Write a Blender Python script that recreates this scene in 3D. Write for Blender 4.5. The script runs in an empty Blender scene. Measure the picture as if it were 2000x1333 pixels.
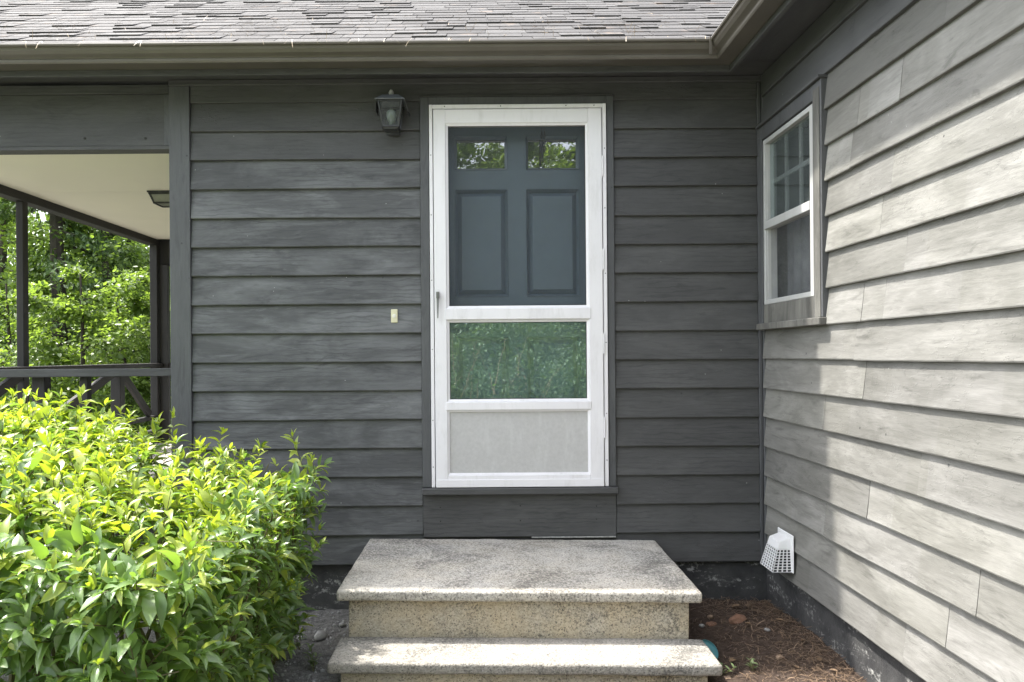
import bpy, bmesh, math, random
import numpy as np
from mathutils import Vector, Matrix

# ------------------------------------------------------------------ camera, sky, sun, exposure
S = bpy.context.scene
COL = S.collection
F_PX, VPX, VPY, ROLL = 1444.0, 945.0, 693.0, 0.008
EYE, DIST = 1.35, 4.0                      # eye height, metres from the entry wall
cd = bpy.data.cameras.new('camera')
cd.sensor_width = 36.0
cd.lens = F_PX / 2000 * 36
cd.shift_x = (1000 - VPX) / 2000
cd.shift_y = (VPY - 666.5) / 2000
cd.clip_start, cd.clip_end = 0.05, 2000
cam = bpy.data.objects.new('camera', cd)
COL.objects.link(cam)
cam.location = (0, -DIST, EYE)
cam.rotation_euler = (Matrix.Rotation(math.radians(90), 3, 'X') @ Matrix.Rotation(-ROLL, 3, 'Z')).to_euler()
S.camera = cam

SUN = Vector((-0.50, 0.19, 1.0)).normalized()
w = bpy.data.worlds.new('World'); S.world = w; w.use_nodes = True
wn = w.node_tree
sky = wn.nodes.new('ShaderNodeTexSky'); sky.sky_type = 'NISHITA'; sky.sun_disc = False
sky.sun_elevation = math.asin(SUN.z)
sky.sun_rotation = math.atan2(SUN.x, SUN.y) % (2 * math.pi)
sky.air_density = 1.0; sky.dust_density = 2.5; sky.ozone_density = 0.6
bg = wn.nodes['Background']
hs = wn.nodes.new('ShaderNodeHueSaturation'); hs.inputs['Saturation'].default_value = 0.35   # thin high cloud whitens the blue
wn.links.new(sky.outputs[0], hs.inputs['Color']); wn.links.new(hs.outputs[0], bg.inputs[0]); bg.inputs[1].default_value = 0.15
sd = bpy.data.lights.new('sun', 'SUN'); sd.energy = 2.0; sd.angle = math.radians(1.6); sd.color = (1.0, 0.955, 0.88)
so = bpy.data.objects.new('sun', sd); COL.objects.link(so)
so.rotation_euler = SUN.to_track_quat('Z', 'Y').to_euler(); so.location = (-6, 2, 12)
vs = S.view_settings
vs.view_transform = 'Standard'; vs.look = 'None'; vs.gamma = 1.0; vs.use_curve_mapping = False
vs.exposure = 2.35
S.render.engine = 'CYCLES'
S.cycles.use_denoising = True
S.cycles.max_bounces = 8; S.cycles.transparent_max_bounces = 12
S.cycles.caustics_reflective = False; S.cycles.caustics_refractive = False

rnd = random.Random(7)
rng = np.random.default_rng(11)

def at(px, py, dist):
    """photo measurement -> world point at a given distance from the camera plane"""
    dx, dy = px - VPX, py - VPY
    dx, dy = dx - ROLL * dy, dy + ROLL * dx
    s = F_PX / dist
    return (dx / s, dist - DIST, EYE - dy / s)

# ------------------------------------------------------------------ node helpers / materials
class NT:
    def __init__(self, name):
        self.m = bpy.data.materials.new(name); self.m.use_nodes = True
        self.t = self.m.node_tree
        self.b = self.t.nodes['Principled BSDF']; self.out = self.t.nodes['Material Output']
    def n(self, typ, ins=None, out=0, **props):
        nd = self.t.nodes.new('ShaderNode' + typ)
        for k, v in props.items(): setattr(nd, k, v)
        for k, v in (ins or {}).items(): self.set(nd.inputs[k], v)
        return nd.outputs[out] if out is not None else nd
    def set(self, sock, v):
        if isinstance(v, bpy.types.NodeSocket): self.t.links.new(v, sock)
        else:
            if isinstance(v, (tuple, list)) and sock.type == 'RGBA' and len(v) == 3: v = (*v, 1)
            sock.default_value = v
    def bs(self, **kw):
        for k, v in kw.items(): self.set(self.b.inputs[k.replace('_', ' ')], v)
    def math(self, op, a, b=0.0, c=None, clamp=False):
        i = {0: a, 1: b}
        if c is not None: i[2] = c
        return self.n('Math', i, operation=op, use_clamp=clamp)
    def vmath(self, op, a, b): return self.n('VectorMath', {0: a, 1: b}, operation=op)
    def noise(self, vec, scale, detail=4, rough=0.55, dist=0.0):
        return self.n('TexNoise', {'Vector': vec, 'Scale': scale, 'Detail': detail, 'Roughness': rough, 'Distortion': dist})
    def ramp(self, fac, stops):
        nd = self.t.nodes.new('ShaderNodeValToRGB'); self.set(nd.inputs[0], fac)
        e = nd.color_ramp.elements
        while len(e) < len(stops): e.new(0.5)
        for el, (p, c) in zip(e, stops):
            el.position = p; el.color = (*c, 1) if isinstance(c, (tuple, list)) else (c, c, c, 1)
        return nd.outputs[0]
    def mix(self, fac, a, b, mode='MIX'):
        nd = self.t.nodes.new('ShaderNodeMix'); nd.data_type = 'RGBA'; nd.blend_type = mode
        self.set(nd.inputs[0], fac); self.set(nd.inputs[6], a); self.set(nd.inputs[7], b)
        return nd.outputs[2]
    def bump(self, h, strength=0.3, dist=0.01, normal=None):
        i = {'Height': h, 'Strength': strength, 'Distance': dist}
        if normal is not None: i['Normal'] = normal
        return self.n('Bump', i)
    def coords(self, which='Object', jitter=True):
        c = self.n('TexCoord', out=None).outputs[which]
        if jitter:
            r = self.n('ObjectInfo', out=None).outputs['Random']
            off = self.n('CombineXYZ', {0: self.math('MULTIPLY', r, 37.1), 1: self.math('MULTIPLY', r, 91.7), 2: self.math('MULTIPLY', r, 53.3)})
            c = self.vmath('ADD', c, off)
        return c
    def rand(self): return self.n('ObjectInfo', out=None).outputs['Random']

def m_paint(name, base, worn, dark, along='X', wear=0.5, flakes=0.0, vary=0.12, rough=0.62, specks=0.5, figure=0.0, steps=0.0, relief=0.5):
    """weathered brushed paint over wood, grain along one axis"""
    m = NT(name); c = m.coords()
    st = {'X': (1.0, 9.0, 9.0), 'Y': (9.0, 1.0, 9.0), 'Z': (9.0, 9.0, 1.0)}[along]
    g = m.vmath('MULTIPLY', c, st)
    grain = m.noise(g, 11.0, 6, 0.65, 0.4)
    fine = m.noise(m.vmath('MULTIPLY', c, tuple(a * a ** 0.4 for a in st)), 26.0, 4, 0.6)
    patch = m.noise(m.vmath('MULTIPLY', c, tuple(a ** 0.55 for a in st)), 1.9, 5, 0.62, 0.6)
    streak = m.noise(m.vmath('MULTIPLY', c, tuple(a ** 0.8 for a in st)), 3.4, 5, 0.7, 1.2)
    f1 = m.ramp(patch, [(0.42, 0.0), (0.72, 1.0)])
    col = m.mix(m.math('MULTIPLY', f1, wear), base, worn)
    f2 = m.ramp(streak, [(0.56, 0.0), (0.70, 1.0)])
    col = m.mix(m.math('MULTIPLY', f2, 0.55 * wear), col, worn)
    f3 = m.ramp(streak, [(0.30, 1.0), (0.45, 0.0)])
    col = m.mix(m.math('MULTIPLY', f3, 0.6), col, dark)
    if figure:
        wc = m.vmath('MULTIPLY', c, {'X': (0.22, 1, 1), 'Y': (1, 0.22, 1), 'Z': (1, 1, 0.22)}[along])
        wv = m.n('TexWave', {'Vector': wc, 'Scale': 13.0, 'Distortion': 7.0, 'Detail': 3.0, 'Detail Scale': 1.6, 'Detail Roughness': 0.6}, out=1, bands_direction='Z' if along != 'Z' else 'X')
        fg = m.math('MULTIPLY', m.ramp(wv, [(0.0, 1.0), (0.22, 0.0)]), m.ramp(m.noise(c, 2.2, 2), [(0.42, 0.0), (0.6, 1.0)]))
        col = m.mix(m.math('MULTIPLY', fg, figure), col, dark)
    if steps:
        sx = m.n('SeparateXYZ', {0: c}, out=None).outputs['XYZ'.index(along)]
        wn_ = m.n('TexWhiteNoise', {'W': m.math('FLOOR', m.math('MULTIPLY', sx, 1.7))}, out=0, noise_dimensions='1D')
        q = m.math('MULTIPLY_ADD', wn_, 2 * steps, 1 - steps)
        col = m.mix(1.0, col, m.n('CombineColor', {0: q, 1: q, 2: m.math('MULTIPLY_ADD', wn_, 2.6 * steps, 1 - 1.5 * steps)}), 'MULTIPLY')
    gr = m.ramp(grain, [(0.25, 0.80), (0.55, 1.0), (0.8, 1.10)])
    col = m.mix(1.0, col, gr, 'MULTIPLY')
    r = m.rand()
    v = m.math('MULTIPLY_ADD', r, 2 * vary, 1 - vary)
    col = m.mix(1.0, col, m.n('CombineColor', {0: v, 1: v, 2: v}), 'MULTIPLY')
    if specks:
        vo = m.n('TexVoronoi', {'Vector': c, 'Scale': 17.0, 'Randomness': 1.0}, out=None)
        gate = m.math('GREATER_THAN', m.noise(c, 5.0, 2), 0.60)
        sp = m.math('MULTIPLY', m.math('LESS_THAN', vo.outputs['Distance'], 0.045), gate)
        col = m.mix(m.math('MULTIPLY', sp, specks), col, (0.5, 0.5, 0.48))
        nk = m.n('TexVoronoi', {'Vector': m.vmath('ADD', c, (3.1, 7.7, 1.3)), 'Scale': 9.0}, out=None)
        dk = m.math('MULTIPLY', m.math('LESS_THAN', nk.outputs['Distance'], 0.048), m.math('GREATER_THAN', m.noise(c, 3.0, 2), 0.52))
        col = m.mix(m.math('MULTIPLY', dk, 0.7), col, (0.03, 0.03, 0.03))
    h = m.math('ADD', m.math('MULTIPLY', grain, 0.6), m.math('MULTIPLY', fine, 0.5))
    if flakes:
        fl = m.noise(m.vmath('MULTIPLY', c, tuple(a ** 0.35 for a in st)), 38.0, 3, 0.55, 0.3)
        zone = m.ramp(m.noise(c, 2.6, 3, 0.6), [(0.50, 0.0), (0.64, 1.0)])
        edge = m.math('MULTIPLY', m.ramp(fl, [(0.60, 0.0), (0.63, 1.0)]), zone)
        h = m.math('ADD', h, m.math('MULTIPLY', edge, 3.0 * flakes))
        rim = m.math('MULTIPLY', m.ramp(fl, [(0.585, 0.0), (0.60, 1.0), (0.615, 0.0)]), zone)
        col = m.mix(m.math('MULTIPLY', rim, 0.55 * flakes), col, dark)
    m.bs(Base_Color=col, Roughness=m.math('MULTIPLY_ADD', grain, 0.25, rough - 0.12), Normal=m.bump(h, relief, 0.004))
    return m.m

def m_plain(name, col, rough=0.5, metallic=0.0, var=0.15, scale=14.0, bump=0.12, spec=0.5, dirt=None):
    m = NT(name); c = m.coords()
    nz = m.noise(c, scale, 5, 0.6)
    k = m.ramp(nz, [(0.3, 1 - var), (0.7, 1.0)])
    cc = m.mix(1.0, col, k, 'MULTIPLY')
    if dirt:
        d = m.ramp(m.noise(m.vmath('MULTIPLY', c, (2.2, 2.2, 0.5)), 6.0, 6, 0.7), [(0.52, 0.0), (0.72, 1.0)])
        cc = m.mix(m.math('MULTIPLY', d, dirt[1]), cc, dirt[0])
    m.bs(Base_Color=cc, Roughness=m.math('MULTIPLY_ADD', nz, 0.2, rough - 0.1), Metallic=metallic, Specular_IOR_Level=spec,
         Normal=m.bump(m.noise(c, scale * 7, 4), bump, 0.002))
    return m.m

def m_glass(name, refl=0.12, tint=(0.86, 0.93, 0.9), wobble=0.02, dust=0.0):
    m = NT(name); c = m.coords(jitter=False)
    nrm = m.bump(m.noise(c, 5.0, 2), wobble, 0.02)
    fr = m.n('LayerWeight', {'Blend': 0.25}, out=1)
    fac = m.math('MULTIPLY_ADD', fr, 0.6, refl, clamp=True)
    gl = m.n('BsdfGlossy', {'Roughness': 0.0, 'Normal': nrm, 'Color': (0.86, 1.0, 1.0) if dust else (1, 1, 1)})
    tr = m.n('BsdfTransparent', {'Color': tint})
    sh = m.n('MixShader', {0: fac, 1: tr, 2: gl})
    if dust:
        dn = m.math('MULTIPLY', m.ramp(m.noise(m.vmath('MULTIPLY', c, (1, 1, 0.4)), 7.0, 6, 0.7), [(0.3, 0.6), (0.7, 1.3)]), dust)
        sh = m.n('MixShader', {0: dn, 1: sh, 2: m.n('BsdfDiffuse', {'Color': (0.55, 0.60, 0.60)})})
    m.set(m.out.inputs[0], sh)
    return m.m

def m_screen(name='insect_screen', dcol=(0.16, 0.17, 0.18), lo=0.09, hi=0.15):
    m = NT(name)
    c = m.coords(jitter=False)
    k = m.ramp(m.noise(c, 6.0 if name[0] == 'i' else 60.0, 4), [(0.3, lo), (0.7, hi)])
    di = m.n('BsdfDiffuse', {'Color': dcol})
    tr = m.n('BsdfTransparent', {'Color': (1, 1, 1)})
    m.set(m.out.inputs[0], m.n('MixShader', {0: k, 1: tr, 2: di}))
    return m.m

def m_concrete(name, base, tan, tan_amt, dark_amt):
    m = NT(name); c = m.coords(jitter=False)
    v = m.n('TexVoronoi', {'Vector': c, 'Scale': 150.0}, out=None)
    v2 = m.n('TexVoronoi', {'Vector': c, 'Scale': 260.0}, out=None)
    sepc = m.n('SeparateColor', {0: v.outputs['Color']})
    big = m.noise(c, 2.4, 9, 0.78, 0.6)
    mid = m.noise(c, 11.0, 5, 0.6)
    col = m.mix(m.ramp(mid, [(0.35, 0.0), (0.7, 1.0)]), base, tuple(x * 0.82 for x in base))
    col = m.mix(m.math('MULTIPLY', m.ramp(m.noise(m.vmath('ADD', c, (5, 3, 9)), 3.5, 5, 0.65), [(0.38, 0.0), (0.62, 1.0)]), tan_amt), col, tan)
    # aggregate grains
    gr = m.ramp(sepc, [(0.0, 0.62), (0.35, 0.9), (0.75, 1.06), (1.0, 1.16)])
    col = m.mix(0.75, col, m.mix(1.0, col, gr, 'MULTIPLY'))
    # black lichen / dirt in the pores, gathered in blotches
    st = m.math('ADD', m.math('MULTIPLY', big, 0.9), m.math('MULTIPLY', m.noise(c, 105.0, 3, 0.7), 0.75))
    dk = m.ramp(st, [(0.92 - dark_amt * 0.15, 0.0), (1.10 - dark_amt * 0.15, 1.0)])
    col = m.mix(m.math('MULTIPLY', dk, 0.72), col, (0.055, 0.055, 0.05))
    pep = m.math('LESS_THAN', m.n('SeparateColor', {0: v2.outputs['Color']}), 0.05)
    col = m.mix(m.math('MULTIPLY', pep, 0.7), col, (0.05, 0.05, 0.05))
    h = m.math('ADD', m.math('MULTIPLY', v.outputs['Distance'], -0.8), m.math('MULTIPLY', m.noise(c, 60, 4), 1.0))
    m.bs(Base_Color=col, Roughness=0.9, Specular_IOR_Level=0.25, Normal=m.bump(h, 0.55, 0.004))
    return m.m

def m_leaf(name, c_dark, c_light, trans, gloss=0.35, tcol=None, rough=0.38):
    m = NT(name)
    isl = m.n('NewGeometry', out=None).outputs['Random Per Island']
    r = m.math('FRACT', m.math('ADD', isl, m.rand()))
    c = m.n('TexCoord', out=None).outputs['Object']
    k = m.math('MULTIPLY_ADD', m.noise(c, 22.0, 2), 0.5, m.math('MULTIPLY', r, 0.75), clamp=True)
    col = m.mix(k, c_dark, c_light)
    m.bs(Base_Color=col, Roughness=rough, Specular_IOR_Level=gloss)
    tc = m.mix(1.0, col, tcol or (1.5, 1.6, 0.5), 'MULTIPLY')
    tl = m.n('BsdfTranslucent', {'Color': tc})
    m.set(m.out.inputs[0], m.n('MixShader', {0: trans, 1: m.b.outputs[0], 2: tl}))
    return m.m

M = {}
M['char'] = m_paint('charcoal_clapboard_paint', (0.063, 0.063, 0.0635), (0.100, 0.100, 0.099), (0.034, 0.034, 0.035), 'X', 0.7, 0.2, 0.09, figure=0.5)
M['char_worn_lit'] = m_paint('worn_lit_charcoal_clapboard_paint', (0.073, 0.0745, 0.076), (0.175, 0.179, 0.182), (0.036, 0.036, 0.038), 'X', 0.95, 0.3, 0.14, figure=0.42, relief=0.4)  # left boards: wear, plus the porch-side light put into a paler colour
M['char_z'] = m_paint('charcoal_trim_paint_upright', (0.080, 0.082, 0.086), (0.13, 0.134, 0.136), (0.045, 0.045, 0.047), 'Z', 0.4, 0.1, 0.06)
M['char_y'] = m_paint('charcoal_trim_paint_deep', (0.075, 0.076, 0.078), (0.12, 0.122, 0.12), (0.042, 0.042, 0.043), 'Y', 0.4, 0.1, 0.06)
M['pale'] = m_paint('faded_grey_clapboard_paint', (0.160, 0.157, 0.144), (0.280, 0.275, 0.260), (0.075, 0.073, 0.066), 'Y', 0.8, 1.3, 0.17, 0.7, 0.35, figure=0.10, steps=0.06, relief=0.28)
M['mid'] = m_paint('mid_grey_clapboard_paint', (0.12, 0.118, 0.107), (0.17, 0.168, 0.155), (0.07, 0.069, 0.064), 'Y', 0.6, 0.5, 0.1, 0.7, 0.25)
M['taupe'] = m_paint('weathered_taupe_trim', (0.105, 0.102, 0.093), (0.24, 0.235, 0.21), (0.05, 0.048, 0.042), 'Z', 0.9, 0.8, 0.1, 0.75, 0.3)
M['stain'] = m_paint('dark_brown_porch_stain', (0.026, 0.024, 0.023), (0.045, 0.042, 0.040), (0.014, 0.014, 0.014), 'Z', 0.5, 0.0, 0.1, 0.7, 0.0)
M['stain_y'] = m_paint('dark_brown_rail_stain', (0.030, 0.028, 0.027), (0.06, 0.057, 0.054), (0.016, 0.016, 0.016), 'Y', 0.6, 0.0, 0.1, 0.7, 0.0)
M['plank'] = m_paint('weathered_pale_decking', (0.46, 0.43, 0.38), (0.55, 0.52, 0.48), (0.2, 0.18, 0.16), 'Y', 0.6, 0.0, 0.12, 0.8, 0.0)
M['brown'] = m_plain('brown_gutter_enamel', (0.118, 0.106, 0.088), 0.38, 0.0, 0.25, 3.0, 0.05, 0.5, ((0.11, 0.10, 0.085), 0.4))
M['white'] = m_plain('white_storm_door_enamel', (0.82, 0.80, 0.82), 0.42, 0.0, 0.05, 5.0, 0.04, 0.5, ((0.48, 0.465, 0.44), 0.34))
M['pebble'] = m_plain('pebbled_grey_kick_panel', (0.52, 0.51, 0.50), 0.55, 0.0, 0.12, 60.0, 0.5, 0.4, ((0.66, 0.66, 0.65), 0.4))
M['slate'] = m_plain('slate_blue_door_paint', (0.078, 0.112, 0.138), 0.42, 0.0, 0.08, 4.0, 0.06)
M['glass'] = m_glass('storm_glass', 0.14, (0.86, 0.96, 0.97), 0.02, 0.06)
M['lite'] = m_glass('door_lite_glass', 0.30, (0.5, 0.52, 0.5), 0.03)
M['wglass'] = m_glass('window_glass', 0.07, (0.85, 0.87, 0.87), 0.02, 0.045)
M['screen'] = m_screen()
M['dark'] = m_plain('unlit_room_plaster', (0.12, 0.115, 0.11), 0.9)
M['curtain'] = m_plain('grey_net_curtain', (0.17, 0.175, 0.18), 0.9, 0, 0.5, 7.0)
M['alu'] = m_plain('weathered_white_aluminium', (0.50, 0.50, 0.49), 0.45, 0.0, 0.12, 8.0, 0.1, 0.5, ((0.36, 0.36, 0.33), 0.5))
M['steel'] = m_plain('brushed_grey_metal', (0.22, 0.22, 0.215), 0.4, 0.6)
M['black'] = m_plain('black_lantern_enamel', (0.035, 0.036, 0.038), 0.45, 0.0, 0.3, 30, 0.2, 0.5, ((0.25, 0.26, 0.26), 0.35))
M['oxid'] = m_plain('oxidised_pale_metal', (0.42, 0.42, 0.40), 0.6, 0.0, 0.5, 60, 0.4)
M['lanterncap'] = m_plain('weathered_lantern_cap', (0.12, 0.13, 0.14), 0.5, 0.1, 0.3, 30, 0.3, 0.5, ((0.5, 0.5, 0.48), 0.5))
M['bulb'] = m_plain('frosted_bulb_glass', (0.17, 0.21, 0.18), 0.3)
M['lglass'] = m_screen('dusty_lantern_glass', (0.20, 0.21, 0.205), 0.06, 0.34)
M['bellbutton'] = m_plain('cream_bell_button', (0.78, 0.76, 0.66), 0.3, 0, 0.03)
M['ivory'] = m_plain('ivory_bell_plastic', (0.70, 0.66, 0.46), 0.4, 0, 0.06)
M['vent'] = m_plain('white_vent_plastic', (0.80, 0.80, 0.80), 0.35, 0, 0.05, 8, 0.03, 0.5, ((0.6, 0.58, 0.52), 0.25))
M['slot_shade_chain'] = m_plain('slot_shade_and_chain_black', (0.02, 0.02, 0.022), 0.6)  # near black: shade painted behind the vent slots; also the chain colour
M['cream'] = m_plain('cream_ceiling_paint', (0.80, 0.77, 0.62), 0.75, 0, 0.06, 1.2, 0.08)
M['frost'] = m_plain('ribbed_fixture_glass', (0.24, 0.25, 0.19), 0.3, 0, 0.2)
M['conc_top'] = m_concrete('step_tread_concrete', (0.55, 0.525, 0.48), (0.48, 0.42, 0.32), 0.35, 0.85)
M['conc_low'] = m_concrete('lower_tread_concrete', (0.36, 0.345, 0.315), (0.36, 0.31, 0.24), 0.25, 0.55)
M['conc_rise'] = m_concrete('step_riser_concrete', (0.50, 0.455, 0.375), (0.52, 0.42, 0.27), 0.6, 0.35)
M['stone'] = m_plain('grey_stone', (0.34, 0.335, 0.325), 0.85, 0, 0.45, 20, 0.5)
M['brick'] = m_plain('broken_orange_brick', (0.23, 0.125, 0.08), 0.9, 0, 0.5, 25, 0.6)
M['tanstone'] = m_plain('tan_stone', (0.27, 0.19, 0.13), 0.9, 0, 0.4, 25, 0.5)
M['dryleaf'] = m_plain('dry_leaf_brown', (0.22, 0.145, 0.085), 0.75, 0, 0.4, 30, 0.2)
M['needle'] = m_leaf('pine_needle_litter', (0.045, 0.029, 0.02), (0.23, 0.16, 0.105), 0.0)
M['teal'] = m_plain('teal_plastic', (0.09, 0.27, 0.30), 0.4, 0, 0.15)
M['bark'] = m_plain('tree_bark', (0.075, 0.062, 0.05), 0.95, 0, 0.5, 9.0, 0.9)
M['twig'] = m_plain('green_brown_twig', (0.13, 0.12, 0.05), 0.7, 0, 0.3)
M['leaf_old'] = m_leaf('mature_shrub_leaf', (0.075, 0.145, 0.045), (0.22, 0.33, 0.11), 0.42, 0.9, None, 0.30)
M['leaf_new'] = m_leaf('young_shrub_leaf', (0.19, 0.27, 0.035), (0.40, 0.46, 0.09), 0.42, 0.7)
M['maple'] = m_leaf('maple_leaf_green', (0.085, 0.135, 0.045), (0.23, 0.31, 0.11), 0.48, 0.5)
M['hemlock'] = m_leaf('hemlock_needle_green', (0.035, 0.065, 0.028), (0.10, 0.155, 0.06), 0.3, 0.25)
M['weed'] = m_leaf('weed_leaf_green', (0.06, 0.10, 0.05), (0.21, 0.27, 0.13), 0.35, 0.5)

def m_found():
    m = NT('black_painted_foundation'); c = m.coords(jitter=False)
    n1 = m.noise(c, 7, 6, 0.7); n2 = m.noise(m.vmath('MULTIPLY', c, (1, 1, 3.5)), 5.0, 5, 0.7, 0.5)
    sp = m.noise(c, 55, 4, 0.7)
    base = m.mix(m.ramp(n1, [(0.35, 0.0), (0.7, 1.0)]), (0.030, 0.030, 0.032), (0.075, 0.075, 0.073))
    wear = m.math('MULTIPLY', m.ramp(n2, [(0.54, 0.0), (0.66, 1.0)]), m.ramp(sp, [(0.47, 0.0), (0.57, 1.0)]))
    col = m.mix(m.math('MULTIPLY', wear, 0.85), base, (0.42, 0.42, 0.40))
    m.bs(Base_Color=col, Roughness=0.85, Normal=m.bump(m.math('ADD', n1, m.math('MULTIPLY', sp, 0.4)), 0.6, 0.01))
    return m.m
M['found'] = m_found()

def m_shingle():
    m = NT('grey_asphalt_shingle'); c = m.coords()
    g = m.noise(c, 240, 3, 0.7); b = m.noise(c, 6, 4)
    r = m.rand(); isl = m.n('NewGeometry', out=None).outputs['Random Per Island']
    k = m.math('FRACT', m.math('ADD', r, isl))
    col = m.mix(k, (0.056, 0.053, 0.052), (0.112, 0.108, 0.106))
    col = m.mix(1.0, col, m.ramp(g, [(0.3, 0.55), (0.7, 1.25)]), 'MULTIPLY')
    col = m.mix(m.math('MULTIPLY', m.ramp(b, [(0.62, 0.0), (0.75, 1.0)]), 0.5), col, (0.26, 0.19, 0.14))
    m.bs(Base_Color=col, Roughness=0.85, Specular_IOR_Level=0.3, Normal=m.bump(g, 0.5, 0.003))
    return m.m
M['shingle'] = m_shingle()

def m_ground():
    m = NT('bare_soil'); c = m.n('TexCoord', out=None).outputs['Object']
    n1 = m.noise(c, 1.3, 6, 0.65); n2 = m.noise(c, 30, 6, 0.75); n3 = m.noise(c, 140, 3, 0.7)
    x = m.n('SeparateXYZ', {0: c}, out=None)
    brown = m.mix(m.ramp(n2, [(0.3, 0.0), (0.7, 1.0)]), (0.030, 0.021, 0.017), (0.105, 0.076, 0.059))
    brown = m.mix(m.ramp(n3, [(0.60, 0.0), (0.72, 1.0)]), brown, (0.17, 0.145, 0.12))
    grey = m.mix(m.ramp(n2, [(0.3, 0.0), (0.7, 1.0)]), (0.07, 0.067, 0.063), (0.24, 0.235, 0.225))
    grey = m.mix(m.ramp(n3, [(0.58, 0.0), (0.66, 1.0)]), grey, (0.33, 0.32, 0.30))
    fx = m.ramp(m.math('MULTIPLY_ADD', n1, 0.6, m.math('MULTIPLY', x.outputs[0], 0.5)), [(0.2, 0.0), (0.5, 1.0)])
    near = m.mix(fx, grey, brown)
    gravel = m.mix(m.ramp(n3, [(0.35, 0.0), (0.65, 1.0)]), (0.20, 0.19, 0.175), (0.42, 0.40, 0.37))  # pale gravel added out of view to throw fill light on the entry wall
    yard = m.ramp(m.math('MULTIPLY_ADD', n1, 0.1, m.math('MULTIPLY', x.outputs[1], -0.2)), [(0.60, 0.0), (0.68, 1.0)])
    near = m.mix(yard, near, gravel)
    grass = m.mix(m.ramp(n1, [(0.35, 0.0), (0.65, 1.0)]), (0.035, 0.065, 0.02), (0.09, 0.13, 0.04))
    d = m.n('VectorMath', {0: c}, out=1, operation='LENGTH')
    far = m.ramp(m.math('MULTIPLY_ADD', d, 0.05, m.math('MULTIPLY', n1, 0.15)), [(0.46, 0.0), (0.56, 1.0)])
    m.bs(Base_Color=m.mix(far, near, grass), Roughness=0.95, Specular_IOR_Level=0.2,
         Normal=m.bump(m.math('ADD', n2, m.math('MULTIPLY', n3, 0.5)), 0.7, 0.02))
    return m.m
M['soil'] = m_ground()

# ------------------------------------------------------------------ object helpers
WL = {}                                     # world location of every object
def place(o, wloc, parent=None):
    wloc = Vector(wloc); WL[o] = wloc
    if parent is not None:
        o.parent = parent; o.location = wloc - WL[parent]
    else: o.location = wloc
def tag(o, label=None, cat=None, group=None, kind=None):
    if label: o['label'] = label
    if cat: o['category'] = cat
    if group: o['group'] = group
    if kind: o['kind'] = kind
    return o
def thing(name, loc, label, cat, group=None):
    o = bpy.data.objects.new(name, None); COL.objects.link(o); o.empty_display_size = 0.1
    place(o, loc); return tag(o, label, cat, group)

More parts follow.
